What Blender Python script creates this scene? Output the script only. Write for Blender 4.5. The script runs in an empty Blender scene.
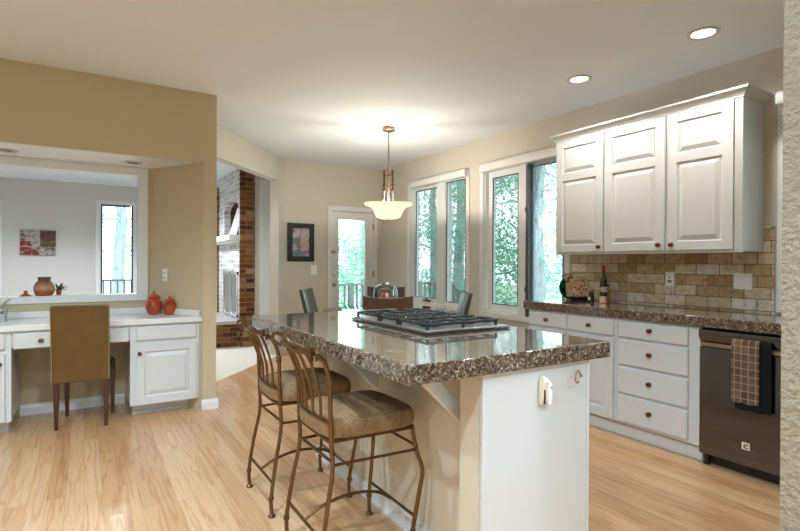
import bpy, bmesh, math, random
from mathutils import Vector, Matrix
from math import sin, cos, pi, radians, sqrt, atan2
random.seed(7)
SC = bpy.context.scene
COL = SC.collection

# ------------------------------------------------------------------ camera
H = 1.245
cam_d = bpy.data.cameras.new('camera'); cam = bpy.data.objects.new('camera', cam_d); COL.objects.link(cam)
cam_d.sensor_width = 36; cam_d.lens = 506.9351 / 800 * 36; cam_d.clip_start = .02; cam_d.clip_end = 300
_y, _p, _r = radians(31.8991), radians(-.27257), radians(.27287)
_f = Vector((sin(_y)*cos(_p), cos(_y)*cos(_p), sin(_p)))
_rt = _f.cross(Vector((0, 0, 1))).normalized(); _u = _rt.cross(_f)
_r2 = _rt*cos(_r)+_u*sin(_r); _u2 = _u*cos(_r)-_rt*sin(_r)
m = Matrix.Identity(4)
for i in range(3):
    m[i][0] = _r2[i]; m[i][1] = _u2[i]; m[i][2] = -_f[i]
m.translation = (0, 0, H)
cam.matrix_world = m
SC.camera = cam

# ------------------------------------------------------------------ world (bright overcast daylight) + exposure
W_ = bpy.data.worlds.new('overcast_sky'); SC.world = W_; W_.use_nodes = True
nt = W_.node_tree; nt.nodes.clear()
wo = nt.nodes.new('ShaderNodeOutputWorld'); bg = nt.nodes.new('ShaderNodeBackground')
tc = nt.nodes.new('ShaderNodeTexCoord'); sx = nt.nodes.new('ShaderNodeSeparateXYZ'); cr = nt.nodes.new('ShaderNodeValToRGB')
cr.color_ramp.elements[0].position = .0; cr.color_ramp.elements[0].color = (.62, .80, .86, 1)
cr.color_ramp.elements[1].position = .5; cr.color_ramp.elements[1].color = (.84, .93, 1.0, 1)
nt.links.new(tc.outputs['Generated'], sx.inputs[0]); nt.links.new(sx.outputs[2], cr.inputs[0])
nt.links.new(cr.outputs[0], bg.inputs[0]); bg.inputs[1].default_value = 3.9
nt.links.new(bg.outputs[0], wo.inputs[0])
SC.view_settings.view_transform = 'Standard'; SC.view_settings.look = 'None'
SC.view_settings.gamma = 1; SC.view_settings.use_curve_mapping = False
SC.view_settings.exposure = 0.52
SC.cycles.max_bounces = 10; SC.cycles.diffuse_bounces = 5; SC.cycles.transparent_max_bounces = 24
SC.cycles.sample_clamp_indirect = 6; SC.cycles.caustics_reflective = False; SC.cycles.caustics_refractive = False
SC.cycles.use_denoising = True

LAMP = 1.3   # overall strength of the electric lamps

# ------------------------------------------------------------------ helpers
class MB:
    def __init__(s): s.bm = bmesh.new(); s.smooth = False
    def face(s, pts):
        vs = [s.bm.verts.new(p) for p in pts]
        try: s.bm.faces.new(vs)
        except ValueError: pass
        return s
    def box(s, a, b):
        x0, x1 = sorted((a[0], b[0])); y0, y1 = sorted((a[1], b[1])); z0, z1 = sorted((a[2], b[2]))
        v = [s.bm.verts.new((x, y, z)) for z in (z0, z1) for x, y in ((x0, y0), (x1, y0), (x1, y1), (x0, y1))]
        for f in ((3,2,1,0),(4,5,6,7),(0,1,5,4),(1,2,6,5),(2,3,7,6),(3,0,4,7)): s.bm.faces.new([v[i] for i in f])
        return s
    def prism(s, poly, z0, z1):
        n = len(poly)
        a = [s.bm.verts.new((p[0], p[1], z0)) for p in poly]; b = [s.bm.verts.new((p[0], p[1], z1)) for p in poly]
        s.bm.faces.new(a[::-1]); s.bm.faces.new(b)
        for i in range(n): s.bm.faces.new((a[i], a[(i+1) % n], b[(i+1) % n], b[i]))
        return s
    def extr(s, pts, d):
        d = Vector(d); n = len(pts)
        a = [s.bm.verts.new(p) for p in pts]; b = [s.bm.verts.new(Vector(p)+d) for p in pts]
        s.bm.faces.new(a[::-1]); s.bm.faces.new(b)
        for i in range(n): s.bm.faces.new((a[i], a[(i+1) % n], b[(i+1) % n], b[i]))
        return s
    def loft(s, rings, cap0=True, cap1=True, closed=True):
        R = [[s.bm.verts.new(p) for p in r] for r in rings]; n = len(R[0])
        for k in range(len(R)-1):
            for i in range(n if closed else n-1):
                j = (i+1) % n
                s.bm.faces.new((R[k][i], R[k][j], R[k+1][j], R[k+1][i]))
        if cap0: s.bm.faces.new(R[0][::-1])
        if cap1: s.bm.faces.new(R[-1])
        return s
    def tube(s, pts, r, n=8, caps=True):
        pts = [Vector(p) for p in pts]; rs = r if isinstance(r, (list, tuple)) else [r]*len(pts)
        t0 = (pts[1]-pts[0]).normalized(); up = Vector((0, 0, 1)) if abs(t0.z) < .9 else Vector((1, 0, 0))
        nrm = t0.cross(up).normalized(); rings = []
        for i, p in enumerate(pts):
            t = (pts[min(i+1, len(pts)-1)]-pts[max(i-1, 0)]).normalized()
            nrm = (nrm - t*nrm.dot(t)).normalized(); b = t.cross(nrm)
            rings.append([p+(nrm*cos(2*pi*k/n)+b*sin(2*pi*k/n))*rs[i] for k in range(n)])
        s.smooth = True
        return s.loft(rings, caps, caps)
    def lathe(s, prof, c=(0, 0, 0), n=24, f=None, cap0=True, cap1=True):
        rings = []
        for r, z in prof:
            r = max(r, .0004)
            rings.append([(c[0]+r*(f(a) if f else 1)*cos(a), c[1]+r*(f(a) if f else 1)*sin(a), c[2]+z) for a in (2*pi*k/n for k in range(n))])
        s.smooth = True
        return s.loft(rings, cap0, cap1)
    def xf(s, mtx):
        bmesh.ops.transform(s.bm, matrix=mtx, verts=s.bm.verts); return s

def obj(name, mb, mat, parent=None, bev=0, seg=2, smooth=None, recalc=True):
    bm = mb.bm
    if recalc: bmesh.ops.recalc_face_normals(bm, faces=bm.faces)
    org = Vector((0, 0, 0)); q = parent
    while q is not None: org += Vector(q.get('_o', (0, 0, 0))); q = q.parent
    vs = bm.verts
    if parent is None:
        lo = [min(v.co[i] for v in vs) for i in range(3)]; hi = [max(v.co[i] for v in vs) for i in range(3)]
        loc = Vector(((lo[0]+hi[0])/2, (lo[1]+hi[1])/2, lo[2]))
        bmesh.ops.translate(bm, vec=-loc, verts=bm.verts)
    else:
        loc = Vector((0, 0, 0)); bmesh.ops.translate(bm, vec=-org, verts=bm.verts)
    me = bpy.data.meshes.new(name); bm.to_mesh(me); bm.free()
    sm = mb.smooth if smooth is None else smooth
    if sm or bev:
        for p in me.polygons: p.use_smooth = True
        try: me.set_sharp_from_angle(angle=radians(35))
        except Exception: pass
    for mt in (mat if isinstance(mat, (list, tuple)) else [mat]): me.materials.append(mt)
    o = bpy.data.objects.new(name, me); COL.objects.link(o); o.location = loc
    if parent: o.parent = parent
    else: o['_o'] = tuple(loc)
    if bev:
        b = o.modifiers.new('bevel', 'BEVEL'); b.width = bev; b.segments = seg; b.limit_method = 'ANGLE'; b.angle_limit = radians(40)
    return o
ROOTS = []
def tag(o, label, cat, group=None, kind=None):
    o['label'] = label; o['category'] = cat
    if group: o['group'] = group
    if kind: o['kind'] = kind
    return o
def thing(name, label, cat, loc=(0, 0, 0), group=None):
    o = bpy.data.objects.new(name, None); COL.objects.link(o); o.location = loc; o['_o'] = tuple(loc)
    o.empty_display_size = .05
    return tag(o, label, cat, group)
def struct(o): o['kind'] = 'structure'; return o
def copy_tree(o, parent=None):
    c = o.copy(); COL.objects.link(c); c.parent = parent
    for ch in list(o.children): copy_tree(ch, c)
    return c
def part_label(o, t): o['label'] = t; return o

# ------------------------------------------------------------------ materials
def mat(name, col=(.8, .8, .8), rough=.5, metal=0, coat=0, spec=.5, emit=None, estr=0, trans=0):
    M = bpy.data.materials.new(name); M.use_nodes = True
    b = M.node_tree.nodes['Principled BSDF']
    b.inputs['Base Color'].default_value = (*col, 1); b.inputs['Roughness'].default_value = rough
    b.inputs['Metallic'].default_value = metal; b.inputs['Coat Weight'].default_value = coat
    b.inputs['Coat Roughness'].default_value = .05
    b.inputs['Specular IOR Level'].default_value = spec
    if emit: b.inputs['Emission Color'].default_value = (*emit, 1); b.inputs['Emission Strength'].default_value = estr
    if trans: b.inputs['Transmission Weight'].default_value = trans
    return M
def N(M, t, **k):
    n = M.node_tree.nodes.new(t)
    for a, v in k.items():
        if hasattr(n, a): setattr(n, a, v)
        else: n.inputs[a.replace('_', ' ')].default_value = v
    return n
def L(M, a, b): M.node_tree.links.new(a, b)
def coords(M, scale=(1, 1, 1), rot=(0, 0, 0), loc=(0, 0, 0), use='Object', world=False):
    tc = N(M, 'ShaderNodeTexCoord'); mp = N(M, 'ShaderNodeMapping')
    src = tc.outputs[use]
    if world: src = N(M, 'ShaderNodeNewGeometry').outputs['Position']
    L(M, src, mp.inputs[0]); mp.inputs['Scale'].default_value = scale; mp.inputs['Rotation'].default_value = rot
    mp.inputs['Location'].default_value = loc
    return mp.outputs[0]
def ramp(M, src, stops, interp='LINEAR'):
    r = N(M, 'ShaderNodeValToRGB'); r.color_ramp.interpolation = interp
    e = r.color_ramp.elements
    while len(e) < len(stops): e.new(.5)
    for i, (p, c) in enumerate(stops): e[i].position = p; e[i].color = (*c, 1)
    L(M, src, r.inputs[0]); return r.outputs[0]
def noise(M, vec, scale, detail=3, rough=.5):
    n = N(M, 'ShaderNodeTexNoise'); n.inputs['Scale'].default_value = scale; n.inputs['Detail'].default_value = detail
    n.inputs['Roughness'].default_value = rough
    if vec: L(M, vec, n.inputs['Vector'])
    return n
def mix(M, fac, a, b, mode='MIX'):
    n = N(M, 'ShaderNodeMix'); n.data_type = 'RGBA'; n.blend_type = mode
    for sock, v in ((n.inputs[0], fac), (n.inputs[6], a), (n.inputs[7], b)):
        if isinstance(v, (int, float)): sock.default_value = v
        elif isinstance(v, tuple): sock.default_value = (*v, 1)
        else: L(M, v, sock)
    return n.outputs[2]
def base(M): return M.node_tree.nodes['Principled BSDF']
def bump(M, h, strength=.2, dist=.01):
    b = N(M, 'ShaderNodeBump'); b.inputs['Strength'].default_value = strength; b.inputs['Distance'].default_value = dist
    L(M, h, b.inputs['Height']); L(M, b.outputs[0], base(M).inputs['Normal'])

def wall_mat(name, col, bs=.12, sc=60):
    M = mat(name, col, .75, spec=.3); v = coords(M, world=True)
    n = noise(M, v, sc, 3, .55); bump(M, n.outputs[0], bs, .004 if bs < .5 else .02)
    return M
WALL = wall_mat('greige_wall_paint', (.60, .565, .50))
WALLTAN = wall_mat('warm_lit_wall_paint', (.55, .46, .31))  # the wall paint with a golden lamplight tone put into its colour
WALLTEX = wall_mat('textured_darkened_wall_paint', (.31, .262, .185), 1.0, 38)  # textured wall paint, colour darkened to offset the close ceiling lamp
WALLGREY = wall_mat('grey_wall_paint', (.60, .595, .57))
CEIL = wall_mat('ceiling_paint', (.75, .79, .85), .15, 70)
WHITE = mat('white_cabinet_paint', (.63, .64, .635), .35, spec=.5)
TRIM = mat('white_trim_paint', (.74, .745, .745), .4)
VINYL = mat('white_vinyl', (.80, .82, .84), .35)
LAM = mat('white_laminate', (.76, .76, .74), .25)
DARK = mat('dark_toe_shadow_wood', (.12, .03, .015), .6)
BLACK = mat('black_plastic', (.012, .012, .013), .35)
BLACKGLOSS = mat('black_gloss_enamel', (.02, .02, .022), .12, coat=.6)
IRON = mat('cast_iron', (.018, .018, .02), .45)
STEEL = mat('brushed_steel', (.62, .62, .61), .28, metal=1)
CHROME = mat('chrome', (.85, .85, .86), .08, metal=1)
BRONZE = mat('bronze_knob_metal', (.20, .07, .03), .28, metal=.85)
BRASS = mat('aged_brass', (.45, .30, .12), .35, metal=.9)
COPPER = mat('bronze_stool_metal', (.165, .085, .036), .28, metal=.85)
NICKEL = mat('brushed_bronze_lamp_metal', (.42, .32, .23), .35, metal=.9)
PLATE = mat('white_switch_plastic', (.88, .87, .83), .35)
BEIGEPL = mat('beige_plastic', (.80, .72, .56), .35)
def v2(c, f): return tuple(x*f for x in c)

# brown leather
LEATHER = mat('brown_leather', (.20, .105, .025), .42, spec=.5)
v = coords(LEATHER); n = noise(LEATHER, v, 9, 4, .6)
L(LEATHER, ramp(LEATHER, n.outputs[0], [(.3, (.105, .05, .007)), (.7, (.135, .065, .010))]), base(LEATHER).inputs['Base Color'])
n2 = noise(LEATHER, v, 220, 2); bump(LEATHER, n2.outputs[0], .15, .001)
MLEATHER = mat('medium_brown_leather', (.085, .042, .018), .35, spec=.5)
DLEATHER = mat('dark_espresso_leather', (.045, .03, .025), .30, spec=.6)
MAHOG = mat('red_brown_leg_wood', (.06, .014, .007), .3, coat=.3)

# oak floor: planks run along Y
FLOOR = mat('oak_floor', (.6, .4, .2), .30, coat=.25)
v = coords(FLOOR, world=True)
rotv = coords(FLOOR, rot=(0, 0, radians(90)), world=True)
br = N(FLOOR, 'ShaderNodeTexBrick'); L(FLOOR, rotv, br.inputs['Vector'])
br.offset = .37; br.inputs['Scale'].default_value = 1; br.inputs['Brick Width'].default_value = .95; br.inputs['Row Height'].default_value = .083
br.inputs['Mortar Size'].default_value = .0007; br.inputs['Color1'].default_value = (.0, .0, .0, 1); br.inputs['Color2'].default_value = (1, 1, 1, 1)
br.inputs['Mortar'].default_value = (.5, .5, .5, 1); br.inputs['Bias'].default_value = 0
plank = ramp(FLOOR, br.outputs['Color'], [(0, (.53, .295, .14)), (.5, (.60, .355, .185)), (1, (.66, .42, .235))])
# per-plank offset of the grain
sep = N(FLOOR, 'ShaderNodeSeparateXYZ'); L(FLOOR, v, sep.inputs[0])
bo = N(FLOOR, 'ShaderNodeMath', operation='MULTIPLY'); L(FLOOR, br.outputs['Color'], bo.inputs[0]); bo.inputs[1].default_value = 9.0
ad = N(FLOOR, 'ShaderNodeMath', operation='ADD'); L(FLOOR, sep.outputs[1], ad.inputs[0]); L(FLOOR, bo.outputs[0], ad.inputs[1])
cb = N(FLOOR, 'ShaderNodeCombineXYZ')
mx = N(FLOOR, 'ShaderNodeMath', operation='MULTIPLY'); L(FLOOR, sep.outputs[0], mx.inputs[0]); mx.inputs[1].default_value = 13.0
my = N(FLOOR, 'ShaderNodeMath', operation='MULTIPLY'); L(FLOOR, ad.outputs[0], my.inputs[0]); my.inputs[1].default_value = .75
L(FLOOR, mx.outputs[0], cb.inputs[0]); L(FLOOR, my.outputs[0], cb.inputs[1]); L(FLOOR, bo.outputs[0], cb.inputs[2])
gn = noise(FLOOR, cb.outputs[0], 1.0, 2, .5)
mm = N(FLOOR, 'ShaderNodeMath', operation='MULTIPLY'); L(FLOOR, gn.outputs[0], mm.inputs[0]); mm.inputs[1].default_value = 36
sn = N(FLOOR, 'ShaderNodeMath', operation='SINE'); L(FLOOR, mm.outputs[0], sn.inputs[0])
grain = ramp(FLOOR, sn.outputs[0], [(.0, (1, 1, 1)), (.55, (.98, .97, .95)), (1, (.79, .68, .57))])
c1 = mix(FLOOR, .75, plank, grain, 'MULTIPLY')
fine = noise(FLOOR, coords(FLOOR, scale=(90, 5, 1), world=True), 1, 3, .6)
c2 = mix(FLOOR, .30, c1, ramp(FLOOR, fine.outputs[0], [(.35, (.70, .62, .55)), (.6, (1, 1, 1))]), 'MULTIPLY')
c3 = mix(FLOOR, br.outputs['Fac'], c2, (.30, .17, .08))
L(FLOOR, c3, base(FLOOR).inputs['Base Color'])

CARPET = mat('cream_carpet', (.66, .62, .55), .95, spec=.1)
n = noise(CARPET, coords(CARPET, world=True), 160, 3, .7)
L(CARPET, ramp(CARPET, n.outputs[0], [(.3, (.56, .52, .46)), (.7, (.74, .70, .63))]), base(CARPET).inputs['Base Color']); bump(CARPET, n.outputs[0], .6, .004)

GRAN = mat('speckled_granite', (.3, .25, .2), .06, coat=.5, spec=.6)
v = coords(GRAN, world=True)
vo = N(GRAN, 'ShaderNodeTexVoronoi'); vo.inputs['Scale'].default_value = 140; L(GRAN, v, vo.inputs['Vector'])
gsep = N(GRAN, 'ShaderNodeSeparateColor'); L(GRAN, vo.outputs['Color'], gsep.inputs[0])
g1 = ramp(GRAN, gsep.outputs[0], [(0, (.012, .010, .008)), (.24, (.05, .03, .018)), (.30, (.10, .062, .034)), (.60, (.17, .125, .08)), (.85, (.30, .25, .18)), (1, (.42, .38, .32))])
n = noise(GRAN, v, 38, 4, .65)
g2 = mix(GRAN, ramp(GRAN, n.outputs[0], [(.42, (0, 0, 0)), (.60, (.8, .8, .8))]), g1, (.06, .034, .018))
L(GRAN, g2, base(GRAN).inputs['Base Color'])

TILE = mat('travertine_subway_tile', (.4, .33, .24), .45)
tcn = N(TILE, 'ShaderNodeNewGeometry'); sp = N(TILE, 'ShaderNodeSeparateXYZ'); L(TILE, tcn.outputs['Position'], sp.inputs[0])
cb = N(TILE, 'ShaderNodeCombineXYZ'); L(TILE, sp.outputs[1], cb.inputs[0]); L(TILE, sp.outputs[2], cb.inputs[1])
mp = N(TILE, 'ShaderNodeMapping'); L(TILE, cb.outputs[0], mp.inputs[0]); mp.inputs['Location'].default_value = (-1.708+.161*20, -1.249+.0785*20, 0)
tb = N(TILE, 'ShaderNodeTexBrick'); L(TILE, mp.outputs[0], tb.inputs['Vector']); tb.offset = .5
tb.inputs['Scale'].default_value = 1; tb.inputs['Brick Width'].default_value = .161; tb.inputs['Row Height'].default_value = .0785
tb.inputs['Mortar Size'].default_value = .0028; tb.inputs['Mortar Smooth'].default_value = .3
tb.inputs['Color1'].default_value = (0, 0, 0, 1); tb.inputs['Color2'].default_value = (1, 1, 1, 1); tb.inputs['Mortar'].default_value = (.5, .5, .5, 1)
tcol = ramp(TILE, tb.outputs['Color'], [(0, (.36, .235, .115)), (.35, (.52, .40, .24)), (.7, (.66, .57, .43)), (1, (.80, .78, .73))])
v = coords(TILE, world=True); n = noise(TILE, v, 26, 5, .65)
t2 = mix(TILE, .75, tcol, ramp(TILE, n.outputs[0], [(.33, (.58, .47, .36)), (.5, (1, .98, .95)), (.7, (1.15, 1.15, 1.12))]), 'MULTIPLY')
t3 = mix(TILE, tb.outputs['Fac'], t2, (.12, .085, .055))
L(TILE, t3, base(TILE).inputs['Base Color'])
inv = N(TILE, 'ShaderNodeMath', operation='SUBTRACT'); inv.inputs[0].default_value = 1; L(TILE, tb.outputs['Fac'], inv.inputs[1]); bump(TILE, inv.outputs[0], .5, .003)

def brick_mat(name, axis, c, mortar):
    M = mat(name, (.3, .1, .05), .85, spec=.2)
    g = N(M, 'ShaderNodeNewGeometry'); sp = N(M, 'ShaderNodeSeparateXYZ'); L(M, g.outputs['Position'], sp.inputs[0])
    cb = N(M, 'ShaderNodeCombineXYZ')
    if axis == 'x+y':
        a = N(M, 'ShaderNodeMath', operation='ADD'); L(M, sp.outputs[0], a.inputs[0]); L(M, sp.outputs[1], a.inputs[1]); L(M, a.outputs[0], cb.inputs[0])
    L(M, sp.outputs[2], cb.inputs[1])
    b = N(M, 'ShaderNodeTexBrick'); L(M, cb.outputs[0], b.inputs['Vector']); b.inputs['Scale'].default_value = 1
    b.inputs['Brick Width'].default_value = .215; b.inputs['Row Height'].default_value = .072; b.inputs['Mortar Size'].default_value = .006
    b.inputs['Color1'].default_value = (0, 0, 0, 1); b.inputs['Color2'].default_value = (1, 1, 1, 1); b.inputs['Mortar'].default_value = (.5, .5, .5, 1)
    r = ramp(M, b.outputs['Color'], c)
    n = noise(M, coords(M, world=True), 18, 4, .6)
    r2 = mix(M, .6, r, ramp(M, n.outputs[0], [(.3, (.5, .5, .5)), (.65, (1.2, 1.2, 1.2))]), 'MULTIPLY')
    L(M, mix(M, b.outputs['Fac'], r2, mortar), base(M).inputs['Base Color'])
    inv = N(M, 'ShaderNodeMath', operation='SUBTRACT'); inv.inputs[0].default_value = 1; L(M, b.outputs['Fac'], inv.inputs[1]); bump(M, inv.outputs[0], .7, .008)
    return M
BRICK = brick_mat('red_brick', 'x+y', [(0, (.07, .025, .014)), (.4, (.17, .06, .025)), (.8, (.25, .11, .045)), (1, (.34, .22, .12))], (.26, .18, .10))
LITBRICK = brick_mat('window_lit_brick', 'x+y', [(0, (.42, .40, .40)), (.5, (.56, .54, .54)), (1, (.70, .68, .68))], (.78, .77, .77))  # brick paled in its colour to stand for light from the windows

def glass_mat(name, tint=(.97, 1, .99), refl=1.0):
    M = bpy.data.materials.new(name); M.use_nodes = True; t = M.node_tree; t.nodes.clear()
    o = t.nodes.new('ShaderNodeOutputMaterial'); a = t.nodes.new('ShaderNodeBsdfTransparent'); a.inputs[0].default_value = (*tint, 1)
    g = t.nodes.new('ShaderNodeBsdfGlossy'); g.inputs['Roughness'].default_value = .01
    fr = t.nodes.new('ShaderNodeFresnel'); fr.inputs[0].default_value = 1.45
    ml = t.nodes.new('ShaderNodeMath'); ml.operation = 'MULTIPLY'; ml.inputs[1].default_value = refl
    mx = t.nodes.new('ShaderNodeMixShader'); t.links.new(fr.outputs[0], ml.inputs[0]); t.links.new(ml.outputs[0], mx.inputs[0]); t.links.new(a.outputs[0], mx.inputs[1]); t.links.new(g.outputs[0], mx.inputs[2])
    t.links.new(mx.outputs[0], o.inputs[0]); return M
GLASS = glass_mat('window_glass', refl=.8)
GLASSTOP = glass_mat('table_glass', (.80, .93, .90), 1.4)
CLEAR = glass_mat('clear_dome_glass', (.93, .96, .96), 2.2)

# ------------------------------------------------------------------ STRUCTURE
X_L, Y_F, X_W, Y_D, CZ = -3.6, -3.2, 3.86, 6.757, 2.667
P45a = (2.32, 6.757); T45 = Vector((.674, .739)); N45 = Vector((-.739, .674))
def p45(s, o=0): return (P45a[0]-T45.x*s+N45.x*o, P45a[1]-T45.y*s+N45.y*o)
fl = MB().prism([(X_L, Y_F), (X_W, Y_F), (X_W, Y_D), P45a, (.955, 5.26), (X_L, 5.26)], -.05, 0)
struct(obj('floor', fl, FLOOR))
fl = MB().prism([(X_L, 5.26), (.955, 5.26), P45a, (2.6, 7.05), (2.6, 11.0), (X_L, 11.0)], -.05, 0)
struct(obj('floor_carpet', fl, CARPET))
struct(obj('ceiling', MB().prism([(X_L-.12, Y_F-.12), (X_W+.12, Y_F-.12), (X_W+.12, 7.0), (2.72, 7.0), (2.72, 11.0), (X_L-.12, 11.0)], CZ, CZ+.12), CEIL))

# window wall (X = 3.86) with three windows
wins = [(4.70, 5.93, .72, 2.30), (3.235, 4.40, .70, 2.30), (.78, 1.50, .97, 2.34)]
wb = MB(); T = .14; ys = Y_F-.12
edges = sorted(wins)
for (a, b, z0, z1) in edges:
    wb.box((X_W, ys, 0), (X_W+T, a, CZ)); wb.box((X_W, a, 0), (X_W+T, b, z0)); wb.box((X_W, a, z1), (X_W+T, b, CZ)); ys = b
wb.box((X_W, ys, 0), (X_W+T, Y_D+.14, CZ))
struct(obj('wall_right', wb, WALL))
# door wall (Y = 6.757)
wb = MB(); d0, d1, dz = 3.034, 3.745, 2.01
wb.box((P45a[0], Y_D, 0), (d0, Y_D+.13, CZ)); wb.box((d0, Y_D, dz), (d1, Y_D+.13, CZ)); wb.box((d1, Y_D, 0), (X_W, Y_D+.13, CZ))
struct(obj('wall_back', wb, WALL))
# 45 degree wall with the wide opening into the family room
op = .157  # distance of the jamb from the corner
wb = MB(); th = .125
wb.prism([p45(0), p45(op), p45(op, th), (2.32, 6.887)], 0, CZ)
wb.prism([p45(op), p45(1.95), p45(1.95, th), p45(op, th)], 2.345, CZ)
struct(obj('wall_diagonal', wb, WALL))
# desk alcove block : header, soffit, angled cheek, pass-through wall
AL = (.851, 4.5); AB = (.522, 5.08)
wb = MB()
wb.prism([AL, (.955, 4.5), (.955, 5.26), (.522, 5.26), AB], 0, CZ)          # right pier
wb.prism([(X_L, 4.5), AL, AB, (.522, 5.26), (X_L, 5.26)], 2.085, CZ)        # header + soffit
px0, px1, pz0, pz1 = -1.9, .43, .93, 2.04
wb.box((X_L, 5.08, 0), (.522, 5.26, pz0)); wb.box((px1, 5.08, pz0), (.522, 5.26, 2.085)); wb.box((px0, 5.08, pz1), (px1, 5.26, 2.085)); wb.box((X_L, 5.08, pz0), (px0, 5.26, 2.085))
struct(obj('wall_desk', wb, WALLTAN))
struct(obj('ceiling_soffit', MB().prism([(X_L, 4.515), (AL[0]-.02, 4.515), (AB[0]-.008, 5.06), (X_L, 5.06)], 2.081, 2.0855), TRIM))
# pass-through casing
wb = MB()
wb.box((px1-.004, 5.062, pz0-.03), (px1+.055, 5.082, 2.085)); wb.box((px1-.02, 5.078, pz0), (px1, 5.262, pz1))
wb.box((px0, 5.062, pz1-.03), (px1+.0, 5.082, 2.083)); wb.box((px0, 5.078, pz1-.02), (px1, 5.262, pz1))
wb.box((px0, 5.062, pz0-.03), (px1, 5.082, pz0+.03)); wb.box((px0, 5.078, pz0), (px1-.0, 5.262, pz0+.028))
struct(obj('trim_pass_through', wb, TRIM, bev=.004))
# outer walls around the rest (behind the camera and left)
wb = MB(); wb.box((X_L-.12, Y_F-.12, 0), (X_L, 11.0, CZ)); struct(obj('wall_left', wb, WALL))
wb = MB(); a0, a1 = -2.0, 1.4
wb.box((X_L-.12, Y_F-.12, 0), (a0, Y_F, CZ)); wb.box((a1, Y_F-.12, 0), (X_W+T, Y_F, CZ)); wb.box((a0, Y_F-.12, 2.1), (a1, Y_F, CZ)); wb.box((a0, Y_F-.12, 0), (a1, Y_F, .9))
struct(obj('wall_front', wb, WALL))
# family room far wall with its window
wb = MB(); fw = (.235, 1.15, .6, 2.33)
yw = 10.86
wb.box((X_L-.12, yw, 0), (fw[0], yw+.14, CZ)); wb.box((fw[1], yw, 0), (2.72, yw+.14, CZ)); wb.box((fw[0], yw, fw[3]), (fw[1], yw+.14, CZ)); wb.box((fw[0], yw, 0), (fw[1], yw+.14, fw[2]))
struct(obj('wall_family_room', wb, WALLGREY))
wb = MB(); wb.box((2.176, 7.655, 0), (2.6, 7.80, CZ)); wb.box((2.6, 6.89, 0), (2.72, 10.86, CZ))
struct(obj('wall_fireplace_side', wb, WALL))
struct(obj('trim_family_room_opening', MB().box((2.255, 7.635, 0), (2.44, 7.66, 2.5)), TRIM))
struct(obj('trim_family_room_left', MB().box((-1.40, 10.83, 0), (-1.19, 10.86, 2.28)), TRIM))
# textured wall end next to the camera
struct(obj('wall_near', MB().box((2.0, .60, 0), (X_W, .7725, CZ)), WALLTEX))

# baseboards
def bb(name, pts, h=.085, t=.016):
    mbs = MB()
    for (a, b) in zip(pts[:-1], pts[1:]):
        a = Vector(a); b = Vector(b); d = (b-a).normalized(); nn = Vector((d.y, -d.x))
        e = d*0.0
        prof = [(0, 0), (t, 0), (t, h*.7), (t*.6, h*.86), (t*.45, h), (0, h)]
        rings = []
        for p in (a-e, b+e): rings.append([(p.x+nn.x*o, p.y+nn.y*o, z) for o, z in prof])
        mbs.loft(rings)
    return struct(obj(name, mbs, TRIM))
bb('baseboard_right', [(3.86, 6.757), (3.86, 3.17)])
bb('baseboard_back', [(2.33, 6.757), (2.975, 6.757)])
bb('baseboard_column', [(.838, 4.5), (.971, 4.5)]); bb('baseboard_column_side', [(.955, 4.5), (.955, 5.26)])
bb('baseboard_desk', [(-.44, 5.08), (.30, 5.08)])
bb('baseboard_diagonal', [p45(op), p45(0)])

# ------------------------------------------------------------------ windows on the window wall
def pane(mb_, x, y0, y1, z0, z1): mb_.box((x-.003, y0, z0), (x+.003, y1, z1))
def window_x(n, y0, y1, z0, z1, mull, sashes):
    """frame set in X=3.86 wall. sashes: list of (y0,y1,style)"""
    f = MB(); cw = .055
    # interior casing
    for a, b in ((y0-cw, y0+.004), (y1-.004, y1+cw)): f.box((X_W-.016, a, z0+.004), (X_W+.002, b, z1-.004))
    f.box((X_W-.02, y0-cw, z0-cw), (X_W+.002, y1+cw, z0+.004)); f.box((X_W-.016, y0-cw, z1-.004), (X_W+.002, y1+cw, z1+.03))
    # jamb liners
    j = .022
    f.box((X_W+.003, y0, z0+j), (X_W+.12, y0+j, z1-j)); f.box((X_W+.003, y1-j, z0+j), (X_W+.12, y1, z1-j)); f.box((X_W+.003, y0, z0), (X_W+.12, y1, z0+j)); f.box((X_W+.003, y0, z1-j), (X_W+.12, y1, z1))
    for (a, b) in mull: f.box((X_W-.008, a, z0+.005), (X_W+.115, b, z1-.005))
    root = struct(obj('window_%d' % n, f, TRIM, bev=.003))
    for (a, b, xd, col, w) in sashes:
        s = MB(); x0 = X_W+xd; x1 = x0+.04; zz0 = z0+j; zz1 = z1-j
        s.box((x0, a, zz0), (x1, a+w, zz1)); s.box((x0, b-w, zz0), (x1, b, zz1)); s.box((x0, a+w, zz0), (x1, b-w, zz0+w)); s.box((x0, a+w, zz1-w), (x1, b-w, zz1))
        # dark glazing gasket
        so = obj('sash', s, col, root, bev=.003)
        g = MB(); gx0 = x0-.002; gx1 = x0+.010; q = .007
        a2, b2, c2, d2 = a+w, b-w, zz0+w, zz1-w
        g.box((gx0, a2-q, c2-q), (gx1, a2+.002, d2+q)); g.box((gx0, b2-.002, c2-q), (gx1, b2+q, d2+q)); g.box((gx0, a2, c2-q), (gx1, b2, c2+.002)); g.box((gx0, a2, d2-.002), (gx1, b2, d2+q))
        obj('gasket', g, GASK, root)
        p = MB(); pane(p, x0+.02, a+w, b-w, zz0+w, zz1-w); obj('pane', p, GLASS, root)
    return root
GASK = mat('dark_gasket', (.05, .055, .065), .5)
SCREEN = mat('grey_blue_sash', (.34, .38, .46), .4)
w1 = window_x(1, 4.70, 5.93, .72, 2.30, [(5.135, 5.30)], [(5.30, 5.908, .05, VINYL, .045), (4.722, 5.135, .012, VINYL, .022)])
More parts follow.
